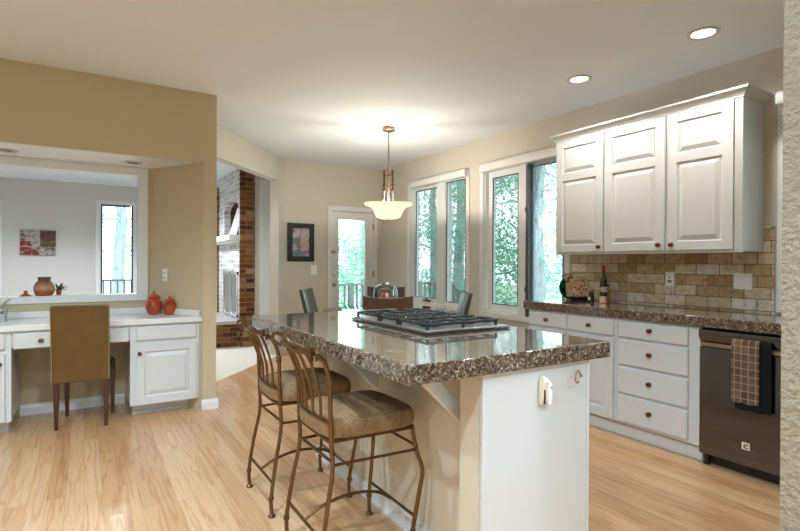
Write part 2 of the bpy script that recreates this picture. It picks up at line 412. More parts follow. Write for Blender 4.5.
w2 = window_x(2, 3.235, 4.40, .70, 2.30, [(3.735, 3.84)], [(3.84, 4.378, .05, VINYL, .075), (3.257, 3.735, .03, SCREEN, .045)])
w3 = window_x(3, .78, 1.46, .99, 2.34, [], [(.802, 1.438, .05, VINYL, .05)])
# casement hardware: hinges on window 2 and crank on window 1
hb = MB()
for z in (1.80, .98): hb.box((X_W-.018, 3.715, z-.03), (X_W+.02, 3.745, z+.03)); hb.box((X_W-.03, 3.72, z-.012), (X_W, 3.74, z+.012))
obj('casement_latch', hb, GASK, w2)
hb = MB(); hb.box((X_W-.04, 5.45, .745), (X_W+.01, 5.56, .765)); hb.tube([(X_W-.03, 5.5, .76), (X_W-.06, 5.46, .785), (X_W-.07, 5.40, .775)], .008)
obj('crank_handle', hb, BRONZE, w1)
hb = MB(); hb.box((X_W-.02, 3.70, .70), (X_W+.012, 3.735, 2.26)); obj('screen_edge', hb, GASK, w2)

# roller-shade head rails (valances)
def valance(y0, y1, z0, z1, label):
    t = thing('roller_shade', label, 'window shade', (X_W, (y0+y1)/2, z0), 'white roller shade boxes above the right-hand windows')
    b = MB(); b.extr([(X_W-.002, y0, z0), (X_W-.070, y0, z0), (X_W-.078, y0, z0+.012), (X_W-.078, y0, z1-.012), (X_W-.07, y0, z1), (X_W-.002, y0, z1)], (0, y1-y0, 0))
    obj('head_box', b, TRIM, t, bev=.003)
    obj('end_cap', MB().box((X_W-.074, y0-.006, z0+.004), (X_W-.004, y0, z1-.004)), TRIM, t); obj('end_cap', MB().box((X_W-.074, y1, z0+.004), (X_W-.004, y1+.006, z1-.004)), TRIM, t)
    return t
valance(4.66, 5.85, 2.272, 2.358, 'white shade box above the window beside the pendant lamp')
valance(3.17, 4.39, 2.272, 2.362, 'white shade box above the window next to the upper cabinets')
b = valance(.80, 1.50, 2.28, 2.36, 'white shade box right of the upper cabinets, cut off by the near wall')

# ------------------------------------------------------------------ back door
df = MB(); cw = .06
df.box((d0-cw, Y_D-.016, 0), (d0+.004, Y_D+.002, dz+cw)); df.box((d1-.004, Y_D-.016, 0), (d1+cw-.015, Y_D+.002, dz+cw)); df.box((d0-cw, Y_D-.018, dz-.004), (d1+cw-.015, Y_D+.002, dz+cw))
df.box((d0, Y_D, 0), (d0+.012, Y_D+.13, dz)); df.box((d1-.012, Y_D, 0), (d1, Y_D+.13, dz)); df.box((d0, Y_D, dz-.012), (d1, Y_D+.13, dz)); df.box((d0, Y_D, 0), (d1, Y_D+.13, .02))
struct(obj('trim_door', df, TRIM, bev=.003))
do = MB(); x0, x1 = d0+.015, d1-.015; g0, g1, gz0, gz1 = 3.155, 3.605, .30, 1.885; dy0, dy1 = Y_D+.02, Y_D+.062
do.box((x0, dy0, .02), (g0, dy1, dz-.015)); do.box((g1, dy0, .02), (x1, dy1, dz-.015)); do.box((g0, dy0, .02), (g1, dy1, gz0)); do.box((g0, dy0, gz1), (g1, dy1, dz-.015))
door = struct(obj('door_1', do, TRIM, bev=.002))
b = MB(); q = .022
b.box((g0-q, dy0-.008, gz0-q), (g0+.004, dy0+.004, gz1+q)); b.box((g1-.004, dy0-.008, gz0-q), (g1+q, dy0+.004, gz1+q)); b.box((g0, dy0-.008, gz0-q), (g1, dy0+.004, gz0+.004)); b.box((g0, dy0-.008, gz1-.004), (g1, dy0+.004, gz1+q))
obj('glazing_bead', b, TRIM, door, bev=.003)
b = MB(); b.box((g0, dy0+.015, gz0), (g1, dy0+.021, gz1)); obj('pane', b, GLASS, door)
def knob_geo(c, d, r=.028, length=.05):
    """lathe knob whose axis points along d from c"""
    b = MB(); b.lathe([(0, 0), (r*1.0, 0), (r*1.0, .006), (r*.4, .010), (r*.35, length*.45), (r*.9, length*.6), (r, length*.8), (r*.7, length*.96), (0, length)], n=16)
    q = Vector((0, 0, 1)).rotation_difference(Vector(d)).to_matrix().to_4x4()
    return b.xf(Matrix.Translation(c) @ q)
obj('door_knob', knob_geo((3.083, dy0, .925), (0, -1, 0)), BRASS, door)
obj('deadbolt', knob_geo((3.083, dy0, 1.067), (0, -1, 0), .024, .022), STEEL, door)
b = MB(); b.box((3.05, dy0-.012, 1.385), (3.11, dy0, 1.425)); b.box((3.02, Y_D-.024, 1.395), (3.035, Y_D-.012, 1.42)); b.tube([(3.10, dy0-.02, 1.41), (3.055, dy0-.05, 1.395), (3.025, dy0-.045, 1.375)], .006)
obj('security_latch', b, BRASS, door)
b = MB()
for z in (1.79, 1.077, .25): b.box((d1-.024, Y_D-.008, z-.045), (d1-.004, Y_D+.024, z+.045)); b.tube([(d1-.012, Y_D-.008, z-.05), (d1-.012, Y_D-.008, z+.05)], .007)
obj('hinge', b, BRASS, door)

# family room far window
f = MB(); a0, a1, z0, z1 = fw
for p, q_ in (((a0-.06, yw-.016, z0-.06), (a0+.004, yw, z1+.05)), ((a1-.004, yw-.016, z0-.06), (a1+.06, yw, z1+.05)), ((a0-.06, yw-.018, z1-.004), (a1+.06, yw, z1+.05)), ((a0-.06, yw-.018, z0-.06), (a1+.06, yw, z0+.004))): f.box(p, q_)
f.box((a0, yw, z0), (a0+.02, yw+.13, z1)); f.box((a1-.02, yw, z0), (a1, yw+.13, z1)); f.box((a0, yw, z0), (a1, yw+.13, z0+.02)); f.box((a0, yw, z1-.02), (a1, yw+.13, z1)); f.box((.785, yw, z0), (.86, yw+.13, z1))
w4 = struct(obj('window_4', f, TRIM, bev=.003))
s = MB(); w = .03
s.box((a0+.02, yw+.03, z0+.02), (a0+.02+w, yw+.07, z1-.02)); s.box((.785-w, yw+.03, z0+.02), (.785, yw+.07, z1-.02)); s.box((a0+.02, yw+.03, z0+.02), (.785, yw+.07, z0+.02+w)); s.box((a0+.02, yw+.03, z1-.02-w), (.74, yw+.07, z1-.02))
obj('sash', s, GASK, w4)
p = MB(); p.box((a0+.05, yw+.05, z0+.05), (.757, yw+.056, z1-.05)); p.box((.86, yw+.05, z0+.03), (a1-.02, yw+.056, z1-.02)); obj('pane', p, GLASS, w4)
# unseen window behind the camera, put in to let daylight reach the room
f = MB(); a0, a1 = -2.0, 1.4
for x in (a0, -.87, .26, a1-.06): f.box((x, Y_F-.10, .96), (x+.06, Y_F-.04, 2.04))
f.box((a0, Y_F-.10, .90), (a1, Y_F-.04, .96)); f.box((a0, Y_F-.10, 2.04), (a1, Y_F-.04, 2.1))
w5 = struct(obj('window_5', f, TRIM))
obj('pane', MB().box((a0, Y_F-.072, .94), (a1, Y_F-.066, 2.06)), GLASS, w5)

# ------------------------------------------------------------------ cabinet doors and drawers
def frame_map(kind, plane):
    """local (u, v, w) -> world; w points out of the cabinet into the room"""
    if kind == 'X': return lambda u, v, w: (plane-w, u, v)      # faces -X
    return lambda u, v, w: (u, plane-w, v)                      # faces -Y
def rectring(M_, u0, u1, v0, v1, ins, w):
    return [M_(u0+ins, v0+ins, w), M_(u1-ins, v0+ins, w), M_(u1-ins, v1-ins, w), M_(u0+ins, v1-ins, w)]
def panel_door(M_, u0, u1, v0, v1, openings, t=.02):
    b = MB()
    def bx(a0, a1, c0, c1, w0=0, w1=t): 
        rings = [rectring(M_, a0, a1, c0, c1, 0, w0), rectring(M_, a0, a1, c0, c1, 0, w1)]
        b.loft(rings)
    us = [u0, openings[0][0], openings[0][1], u1]
    # outer frame with small edge chamfer
    bx(us[0], us[1], v0, v1); bx(us[2], us[3], v0, v1)
    vs = v0
    for (a, c, e, g) in openings: bx(a, c, vs, e); vs = g
    bx(us[1], us[2], vs, v1)
    for (a, c, e, g) in openings:
        b.loft([rectring(M_, a, c, e, g, 0, t*.1), rectring(M_, a, c, e, g, 0, t*.99), rectring(M_, a, c, e, g, .007, t*.45), rectring(M_, a, c, e, g, .013, t*.40),
                rectring(M_, a, c, e, g, .040, t*.92), rectring(M_, a, c, e, g, .043, t*.96)])
    return b
def slab_front(M_, u0, u1, v0, v1, t=.02):
    b = MB(); b.loft([rectring(M_, u0, u1, v0, v1, 0, 0), rectring(M_, u0, u1, v0, v1, 0, t*.6), rectring(M_, u0, u1, v0, v1, .004, t*.85), rectring(M_, u0, u1, v0, v1, .009, t)])
    return b
def cab_knob(M_, u, v, parent, t=.02):
    c = Vector(M_(u, v, t)); d = (Vector(M_(u, v, t+1))-c)
    return obj('knob', knob_geo(c, d, .0155, .028), BRONZE, parent)

# --- upper wall cabinet
UX = 3.56; uy0, uy1, uz0, uz1 = 1.592, 3.093, 1.335, 2.33
t = thing('wall_cabinet', 'white three-door upper cabinet with crown moulding above the tiled backsplash', 'cabinet', (3.7, 2.34, uz0))
b = MB(); b.box((UX, uy0, uz0), (X_W, uy1, uz1)); b.box((UX+.0, uy0, uz0-.012), (UX+.02, uy1, uz0)); obj('body', b, WHITE, t, bev=.002)
MX = frame_map('X', UX)
for (a, c, kn) in ((2.603, 3.080, 2.64), (2.098, 2.590, 2.135), (1.64, 2.075, 2.04)):
    o = obj('door', panel_door(MX, a, c, uz0+.012, uz1-.022, [(a+.066, c-.066, uz0+.07, uz0+.63), (a+.066, c-.066, uz0+.69, uz1-.08)]), WHITE, t)
    cab_knob(MX, kn, 1.385, o)
# crown moulding
prof = [(0, 0), (.008, 0), (.008, .010), (.014, .014), (.020, .026), (.034, .036), (.036, .042), (.046, .045), (.046, .058), (0, .058)]
b = MB(); rings = []
for (cx, cy, dx, dy) in ((X_W, uy0, 0, -1), (UX, uy0, -1, -1), (UX, uy1, -1, 1), (X_W, uy1, 0, 1)):
    rings.append([(cx+dx*o, cy+dy*o, uz1-.012+z) for o, z in prof])
b.loft(rings); obj('crown_moulding', b, WHITE, t)

# --- perimeter base cabinets
FX = 3.29; MX = frame_map('X', FX)
t = thing('base_cabinet', 'white two-door base cabinet with two top drawers below the right counter, at its window end', 'cabinet', (3.55, 2.73, 0), 'white base cabinets along the window wall')
b = MB(); b.box((FX, 2.29, .10), (X_W-.002, 3.155, .853)); obj('body', b, WHITE, t, bev=.0015)
b = MB(); b.box((3.365, 2.29, 0), (X_W-.002, 3.145, .10)); obj('toe_kick', b, WHITE, t)
for (a, c, kn) in ((2.743, 3.140, 2.94), (2.312, 2.722, 2.52)):
    o = obj('drawer', slab_front(MX, a, c, .72, .838), WHITE, t); cab_knob(MX, kn, .779, o)
for (a, c, kn) in ((2.743, 3.140, 2.78), (2.312, 2.722, 2.68)):
    o = obj('door', panel_door(MX, a, c, .115, .700, [(a+.06, c-.06, .18, .64)]), WHITE, t); cab_knob(MX, kn, .64, o)
t = thing('drawer_cabinet', 'white base cabinet with a stack of four drawers beside the dishwasher', 'cabinet', (3.55, 2.0, 0), 'white base cabinets along the window wall')
b = MB(); b.box((FX, 1.703, .10), (X_W-.002, 2.289, .853)); obj('body', b, WHITE, t, bev=.0015)
b = MB(); b.box((3.345, 1.703, 0), (X_W-.002, 2.289, .10)); obj('toe_kick', b, WHITE, t)
b = MB(); b.box((3.325, 1.705, .0), (3.347, 3.14, .085)); obj('toe_moulding', b, WHITE, t, bev=.004)
for (c0, c1) in ((.722, .838), (.525, .706), (.322, .509), (.118, .306)):
    o = obj('drawer', slab_front(MX, 1.775, 2.276, c0, c1), WHITE, t); cab_knob(MX, 2.03, (c0+c1)/2+.01, o)
# --- dishwasher
DX = 3.262
t = thing('dishwasher', 'black glossy built-in dishwasher under the right-hand counter', 'dishwasher', (3.55, 1.4, 0))
DWM = mat('black_stainless_door', (.12, .125, .145), .07, metal=.95, coat=.5)
b = MB(); b.box((DX+.03, 1.105, .10), (X_W-.003, 1.698, .850)); obj('tub_body', b, BLACK, t)
b = MB(); b.box((DX, 1.108, .075), (DX+.03, 1.696, .735)); obj('door_panel', b, DWM, t, bev=.004)
b = MB(); b.extr([(DX+.03, 1.108, .738), (DX+.028, 1.108, .742), (DX-.012, 1.108, .80), (DX-.012, 1.108, .842), (DX+.03, 1.108, .846)], (0, .588, 0)); obj('control_panel', b, DWM, t, bev=.002)
b = MB(); b.box((DX-.002, 1.12, .742), (DX+.006, 1.69, .765)); obj('pocket_handle', b, NICKEL, t)
b = MB(); b.box((3.33, 1.108, .005), (3.36, 1.696, .10)); obj('kick_plate', b, BLACK, t)
for z in (.03,):
    b = MB(); b.tube([(3.31, 1.67, 0), (3.31, 1.67, .075)], .012); b.box((3.295, 1.655, 0), (3.325, 1.685, .012)); obj('foot', b, BLACK, t)
# little cream badge with a black K shaped logo
CREAM = mat('cream_label', (.72, .66, .52), .5)
b = MB(); b.box((DX-.002, 1.410, .170), (DX+.001, 1.452, .212)); bd = obj('badge', b, CREAM, t)
b = MB(); x = DX-.0035
for (a0, a1, c0, c1) in ((1.436, 1.442, .178, .204), (1.418, 1.427, .195, .199), (1.418, 1.442, .178, .182)): b.box((x, a0, c0), (x+.002, a1, c1))
b.face([(x, 1.435, .190), (x, 1.423, .206), (x, 1.418, .206), (x, 1.431, .188)]); obj('badge_mark', b, BLACK, bd)
# --- countertop perimeter
b = MB(); b.box((3.262, .775, .855), (X_W-.001, 3.20, .922))
tag(obj('countertop', b, GRAN, bev=.008, seg=3), 'long speckled granite counter along the window wall over the dishwasher', 'countertop')
struct(obj('wall_backsplash', MB().box((X_W-.010, 1.528, .922), (X_W+.0, 3.178, 1.50)), TILE))

# ------------------------------------------------------------------ island
IX0, IX1, IY0, IY1 = .868, 1.872, 1.335, 3.10
t = thing('kitchen_island', 'large white kitchen island with thick speckled granite top and stool overhang', 'kitchen island', (1.45, 2.2, 0))
b = MB(); b.box((IX0, IY0, .855), (IX1, IY1, .922)); obj('granite_top', b, GRAN, t, bev=.006, seg=3)
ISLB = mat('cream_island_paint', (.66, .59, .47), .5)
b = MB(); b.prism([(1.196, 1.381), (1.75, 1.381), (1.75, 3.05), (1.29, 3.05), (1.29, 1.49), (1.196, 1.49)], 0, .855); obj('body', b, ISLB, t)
b = MB(); b.box((1.196, 1.362, 0), (1.757, 1.380, .855)); obj('end_panel', b, WHITE, t, bev=.003)
obj('corner_strip', MB().box((1.758, 1.359, .0), (1.770, 1.40, .855)), WHITE, t, bev=.002)
for y in (1.577, 2.293, 2.95):
    b = MB(); b.extr([(1.29, y-.018, .596), (1.29, y-.018, .66), (1.095, y-.018, .855), (1.025, y-.018, .855), (1.025, y-.018, .842), (1.278, y-.018, .596)], (0, .036, 0)); obj('bracket', b, WHITE, t, bev=.004)
b = MB(); b.box((1.276, 1.50, 0), (1.292, 3.05, .07)); b.box((1.264, 1.50, 0), (1.278, 3.05, .018)); obj('baseboard', b, TRIM, t, bev=.003)
b = MB(); b.box((1.282, 2.40, .22), (1.29, 2.47, .34)); o_ = obj('outlet_plate', b, PLATE, t, bev=.002)

# cooktop
CX0, CX1, CY0, CY1 = 1.292, 1.80, 1.85, 2.60; ct = .922
t = thing('gas_cooktop', 'five-burner gas cooktop with black iron grates set in the island top', 'cooktop', (1.55, 2.2, ct))
b = MB(); b.box((CX0, CY0, ct+.001), (CX1, CY1, ct+.011)); obj('trim_frame', b, BLACKGLOSS, t, bev=.004)
b = MB(); b.box((CX0+.01, CY0+.01, ct+.011), (CX1-.01, CY1-.01, ct+.018)); obj('steel_tray', b, STEEL, t, bev=.003)
bur = [(1.43, 2.02, .042), (1.66, 2.02, .036), (1.43, 2.43, .036), (1.66, 2.40, .030), (1.545, 2.225, .05)]
for (x, y, r) in bur:
    b = MB(); b.lathe([(r*1.25, 0), (r*1.25, .006), (r, .010), (r*.95, .018), (r*.75, .024), (0, .026)], (x, y, ct+.018), 20); obj('burner', b, IRON, t)
def grate(x0, x1, y0, y1):
    b = MB(); z = ct+.042; w = .006
    def bar(a, c, zz=z): b.box((min(a[0], c[0])-w, min(a[1], c[1])-w, zz-w), (max(a[0], c[0])+w, max(a[1], c[1])+w, zz+w))
    bar((x0, y0), (x1, y0)); bar((x0, y1), (x1, y1)); bar((x0, y0), (x0, y1)); bar((x1, y0), (x1, y1))
    cx, cy = (x0+x1)/2, (y0+y1)/2
    for (bx_, by_) in ([(x0*.75+x1*.25, cy), (x0*.25+x1*.75, cy)]):
        for dx, dy in ((1, 0), (-1, 0), (0, 1), (0, -1)):
            ex = bx_+dx*(x1-x0)*.22; ey = y0 if dy < 0 else y1
            if dx: bar((bx_+dx*.02, cy), (ex, cy))
            else: bar((bx_, cy+dy*.02), (bx_, ey))
    bar((cx, y0), (cx, y1))
    for x in (x0, cx, x1):
        for y in (y0, y1): b.box((x-w, y-w, ct+.016), (x+w, y+w, z))
    return b
for (a, c) in ((1.885, 2.12), (2.335, 2.57)): obj('grate', grate(CX0+.03, CX1-.065, a, c), IRON, t, bev=.002)
obj('grate', grate(CX0+.03, CX1-.065, 2.145, 2.31), IRON, t, bev=.002)
for k in range(5):
    b = MB(); b.lathe([(.017, 0), (.019, .004), (.016, .008), (.014, .026), (.011, .030), (0, .030)], (CX1-.033, 1.99+k*.11, ct+.018), 16); obj('control_knob', b, BLACKGLOSS, t)

# wall bottle opener and hook on end panel
t = thing('bottle_opener', 'beige wall-mounted bottle opener on the island end panel', 'bottle opener', (1.5, 1.36, .705))
ye = 1.358
b = MB()
rings = []
for k, (z, hw, o) in enumerate(((.706, .013, .006), (.712, .017, .018), (.74, .018, .022), (.78, .018, .024), (.80, .015, .030), (.812, .010, .022), (.815, .005, .010))):
    rings.append([(1.487-hw, ye, z), (1.487-hw, ye-o, z), (1.487+hw*.6, ye-o, z), (1.487+hw*.6, ye, z)])
b.loft(rings); obj('back_housing', b, BEIGEPL, t, bev=.002)
b = MB(); b.extr([(1.500, ye-.024, .708), (1.519, ye-.024, .708), (1.521, ye-.024, .76), (1.516, ye-.024, .79), (1.505, ye-.024, .80), (1.500, ye-.024, .79)], (0, .024, 0)); obj('front_cover', b, PLATE, t, bev=.003)
obj('slot', MB().box((1.474, ye-.0262, .715), (1.481, ye-.0225, .768)), MAHOG, t)
obj('screw', knob_geo((1.512, ye-.024, .775), (0, -1, 0), .005, .006), STEEL, t)
b = MB(); pts = []
for k in range(15):
    a = radians(20+k*20); r = .026-.0003*k
    pts.append((1.665+r*1.05*cos(a), ye-.012-.02*sin(k*.2), .795+r*sin(a)))
b.tube([(1.71, ye-.001, .80), (1.705, ye-.012, .792), (1.694, ye-.014, .79)]+pts, .0033)
tag(obj('wall_hook', b, BRASS), 'curled brass wire hook near the island corner', 'hook')

# ------------------------------------------------------------------ desk cabinets
FY = 4.535; MY = frame_map('Y', FY)
def cheekx(y): return AL[0]+(AB[0]-AL[0])*(y-AL[1])/(AB[1]-AL[1])-.004
t = thing('desk_cabinet', 'white base cabinet at the right end of the desk under the orange jars', 'cabinet', (.55, 4.8, 0), 'white cabinets of the built-in desk')
b = MB(); b.prism([(.308, FY), (cheekx(FY), FY), (cheekx(5.05), 5.05), (.308, 5.05)], .097, .743); obj('body', b, WHITE, t, bev=.0015)
b = MB(); b.prism([(.335, 4.66), (cheekx(4.66), 4.66), (cheekx(5.0), 5.0), (.335, 5.0)], 0, .097); obj('toe_kick', b, WHITE, t)
obj('toe_moulding', MB().box((.332, 4.648, 0), (cheekx(4.66)-.002, 4.660, .022)), WHITE, t)
obj('drawer', slab_front(MY, .347, .800, .614, .728), WHITE, t)
o = obj('door', panel_door(MY, .350, .800, .103, .584, [(.408, .745, .165, .525)]), WHITE, t); cab_knob(MY, .373, .515, o)
t = thing('desk_cabinet', 'white base cabinet left of the desk knee space, cut off by the photo edge', 'cabinet', (-.9, 4.8, 0), 'white cabinets of the built-in desk')
b = MB(); b.box((-1.35, FY, .097), (-.443, 5.05, .743)); obj('body', b, WHITE, t, bev=.0015)
obj('toe_kick', MB().box((-1.35, 4.66, 0), (-.47, 5.0, .097)), WHITE, t)
obj('toe_moulding', MB().box((-1.35, 4.648, 0), (-.472, 4.660, .022)), WHITE, t)
obj('drawer', slab_front(MY, -1.32, -.478, .614, .728), WHITE, t)
o = obj('door', panel_door(MY, -.93, -.478, .103, .584, [(-.87, -.538, .165, .525)]), WHITE, t); cab_knob(MY, -.508, .515, o)
o = obj('door', panel_door(MY, -1.32, -.94, .103, .584, [(-1.26, -1.0, .155, .515)]), WHITE, t)
t = thing('desk_drawer_unit', 'shallow white drawer hung under the desk top over the knee space', 'drawer', (-.07, 4.8, .60))
obj('drawer_box', MB().box((-.441, FY, .625), (.306, 5.0, .743)), WHITE, t)
o = obj('drawer_front', slab_front(MY, -.431, .296, .614, .728), WHITE, t)
cab_knob(MY, -.268, .669, o); cab_knob(MY, .133, .669, o)
# desk top
t = thing('desk_counter', 'long white laminate desk top with low backsplash in the alcove', 'countertop', (-.2, 4.8, .735))
b = MB(); b.prism([(-1.36, 4.507), (cheekx(4.507), 4.507), (cheekx(5.078), 5.078), (-1.36, 5.078)], .744, .787); obj('top', b, LAM, t, bev=.004)
b = MB(); b.box((-1.36, 5.055, .787), (cheekx(5.055), 5.078, .838))
d = Vector((AB[0]-AL[0], AB[1]-AL[1])).normalized(); nn = Vector((-d.y, d.x))
pa = Vector((cheekx(4.53), 4.53)); pb = Vector((cheekx(5.055), 5.055))
b.prism([tuple(pa), tuple(pb), tuple(pb+nn*.02), tuple(pa+nn*.02)], .787, .838); obj('splash_lip', b, LAM, t, bev=.004)

# ------------------------------------------------------------------ jars, vase, plants on the desk side
def glazed(name, c1, c2, rough=.25):
    M = mat(name, c1, rough, coat=.6); n = noise(M, coords(M), 14, 3, .6)
    L(M, ramp(M, n.outputs[0], [(.35, c1), (.65, c2)]), base(M).inputs['Base Color']); return M
ORANGE = glazed('orange_glaze', (.30, .028, .006), (.50, .07, .012), .15)
def jar(x, y, z, s, label):
    t = thing('lidded_jar', label, 'jar', (x, y, z), 'orange lidded jars on the desk counter')
    b = MB(); b.lathe([(.036*s, 0), (.040*s, .004*s), (.058*s, .03*s), (.070*s, .065*s), (.070*s, .090*s), (.060*s, .118*s), (.046*s, .136*s), (.043*s, .144*s), (.050*s, .150*s)], (x, y, z), 28); obj('pot', b, ORANGE, t)
    b = MB(); b.lathe([(.046*s, .150*s), (.056*s, .151*s), (.056*s, .156*s), (.044*s, .168*s), (.024*s, .180*s), (.010*s, .186*s), (.008*s, .192*s), (.013*s, .197*s), (.010*s, .206*s), (0, .208*s)], (x, y, z), 28); obj('lid', b, ORANGE, t)
jar(.512, 4.86, .788, .97, 'larger orange lidded ceramic jar on the desk counter')
jar(.630, 4.80, .788, .77, 'smaller orange lidded ceramic jar, right of the larger one')
SILL = .9585
VASE = mat('two_tone_vase_glaze', (.3, .1, .04), .25, coat=.5)
v = coords(VASE); s_ = N(VASE, 'ShaderNodeSeparateXYZ'); L(VASE, v, s_.inputs[0]); n = noise(VASE, v, 26, 4, .6)
am = N(VASE, 'ShaderNodeMath', operation='MULTIPLY_ADD'); L(VASE, n.outputs[0], am.inputs[0]); am.inputs[1].default_value = .03; L(VASE, s_.outputs[2], am.inputs[2])
L(VASE, ramp(VASE, am.outputs[0], [(.045, (.38, .075, .02)), (.06, (.30, .10, .04)), (.075, (.45, .27, .14)), (.12, (.30, .15, .07)), (.15, (.12, .05, .02))]), base(VASE).inputs['Base Color'])
b = MB(); b.lathe([(.052, 0), (.060, .004), (.072, .03), (.076, .06), (.072, .085), (.058, .112), (.046, .124), (.044, .130), (.047, .152), (.050, .156), (.044, .156), (.040, .13)], (-.285, 5.16, SILL), 28)
tag(obj('vase', b, VASE), 'round brown and orange glazed vase on the pass-through sill', 'vase')
b = MB(); b.lathe([(.045, 0), (.047, .003), (.030, .012), (.016, .022), (.012, .030), (.015, .042), (.013, .045), (0, .045)], (-.41, 5.16, SILL), 20)
tag(obj('ceramic_lid', b, VASE), 'small brown ceramic lid with a knob, left of the vase on the sill', 'lid')
LEAFD = mat('dark_green_leaf', (.06, .14, .05), .5); LEAFY = mat('yellow_green_leaf', (.42, .48, .16), .5)
def leafblade(b, p0, d, ln, w, droop=.5, seg=5):
    d = Vector(d).normalized(); side = d.cross(Vector((0, 0, 1)))
    if side.length < .05: side = Vector((1, 0, 0))
    side.normalize(); p = Vector(p0); rings = []; dd = d.copy()
    for k in range(seg+1):
        s = k/seg; ww = w*sin(pi*min(.97, .12+.86*s))
        rings.append((p-side*ww/2+Vector((0, 0, .15*ww)), p.copy(), p+side*ww/2+Vector((0, 0, .15*ww))))
        p = p+dd*ln/seg; dd = (dd+Vector((0, 0, -droop/seg))).normalized()
    for k in range(seg):
        a, c = rings[k], rings[k+1]
        b.face((a[0], a[1], c[1], c[0])); b.face((a[1], a[2], c[2], c[1]))
def potted(x, y, z, label, r, h, potmat, leafmat, nl, ln, w, name='potted_plant'):
    t = thing(name, label, 'plant', (x, y, z))
    b = MB(); b.lathe([(r*.72, 0), (r*.75, .004), (r, h*.95), (r*1.04, h), (r*.9, h), (r*.88, h*.85)], (x, y, z), 20); obj('pot', b, potmat, t)
    b = MB(); rnd = random.Random(int(x*100)+nl)
    for k in range(nl):
        a = rnd.uniform(0, 2*pi); e = rnd.uniform(.3, 1.4)
        leafblade(b, (x+.3*r*cos(a), y+.3*r*sin(a), z+h*.85), (cos(a)*cos(e), sin(a)*cos(e), sin(e)), ln*rnd.uniform(.7, 1.1), w*rnd.uniform(.7, 1.2), .9)
    obj('leaves', b, leafmat, t, smooth=True, recalc=False)
    return t
CHECKPOT = mat('patterned_grey_pot', (.3, .3, .3), .4); v = coords(CHECKPOT); vv = N(CHECKPOT, 'ShaderNodeTexVoronoi'); vv.inputs['Scale'].default_value = 55; L(CHECKPOT, v, vv.inputs['Vector'])
L(CHECKPOT, ramp(CHECKPOT, vv.outputs['Distance'], [(.25, (.03, .035, .03)), (.5, (.55, .55, .5))]), base(CHECKPOT).inputs['Base Color'])
potted(-.545, 4.86, .788, 'potted plant with thin pale leaves in a patterned pot, desk left end', .050, .10, CHECKPOT, LEAFY, 22, .17, .018)
potted(-.185, 5.20, SILL, 'tiny dark green leafy plant half hidden by the vase on the sill', .022, .045, VASE, LEAFD, 22, .075, .022)
SOCK = mat('socket_grey', (.3, .28, .25), .5)
# switch on the angled alcove cheek
def on_cheek(s, z, out=0): p = Vector(AL)+d*s+nn*out; return (p.x, p.y, z)
sc_ = .49
b = MB(); b.extr([on_cheek(sc_-.03, 1.075, .001), on_cheek(sc_+.03, 1.075, .001), on_cheek(sc_+.03, 1.185, .001), on_cheek(sc_-.03, 1.185, .001)], (nn.x*.006, nn.y*.006, 0))
t = thing('wall_outlet', 'white duplex outlet on the angled alcove wall above the orange jars', 'outlet', on_cheek(sc_, 1.075)); obj('cover_plate', b, PLATE, t, bev=.002)
b = MB()
for z in (1.105, 1.15):
    b = MB(); b.extr([on_cheek(sc_-.008, z-.008, .007), on_cheek(sc_+.008, z-.008, .007), on_cheek(sc_+.008, z+.008, .007), on_cheek(sc_-.008, z+.008, .007)], (nn.x*.002, nn.y*.002, 0)); obj('socket', b, SOCK, t)
# switch on door wall
t = thing('light_switch', 'small white switch on the back wall between picture and door', 'light switch', (2.765, Y_D, 1.08))
obj('cover_plate', MB().box((2.72, Y_D-.006, 1.075), (2.81, Y_D-.0005, 1.205)), PLATE, t, bev=.002); obj('toggle', MB().box((2.757, Y_D-.012, 1.13), (2.773, Y_D-.006, 1.155)), PLATE, t)
# backsplash outlet + switches
xs = X_W-.010
t = thing('wall_outlet', 'white outlet with a red button on the tiled backsplash', 'outlet', (xs, 2.225, 1.08))
obj('cover_plate', MB().box((xs-.006, 2.190, 1.078), (xs-.0005, 2.262, 1.188)), PLATE, t, bev=.002)
part_label(obj('reset_button', MB().box((xs-.009, 2.222, 1.138), (xs-.006, 2.234, 1.148)), mat('red_plastic', (.5, .02, .02), .4), t), 'red reset button')
obj('socket', MB().box((xs-.0075, 2.211, 1.105), (xs-.006, 2.244, 1.124)), mat('socket_dark', (.25, .22, .2), .5), t)
t = thing('light_switch', 'white double rocker switch on the tiled backsplash near the right window', 'light switch', (xs, 1.715, 1.08))
obj('cover_plate', MB().box((xs-.006, 1.657, 1.075), (xs-.0005, 1.772, 1.185)), PLATE, t, bev=.002)
for y in (1.69, 1.737): obj('rocker', MB().box((xs-.010, y-.016, 1.10), (xs-.006, y+.016, 1.16)), PLATE, t, bev=.002)

# ------------------------------------------------------------------ counter clutter: cookbook on stand etc.
t = thing('cookbook', 'open cookbook with a pizza picture standing near the window on the right counter', 'book', (3.66, 2.93, .945))
PIZ = mat('pizza_page_print', (.8, .7, .5), .45)
v = coords(PIZ, use='Object')
sp = N(PIZ, 'ShaderNodeSeparateXYZ'); L(PIZ, v, sp.inputs[0])
def mth(M, op, a, b=None):
    n = N(M, 'ShaderNodeMath', operation=op)
    for i, x in enumerate((a, b)):
        if x is None: continue
        if isinstance(x, (int, float)): n.inputs[i].default_value = x
        else: L(M, x, n.inputs[i])
    return n.outputs[0]
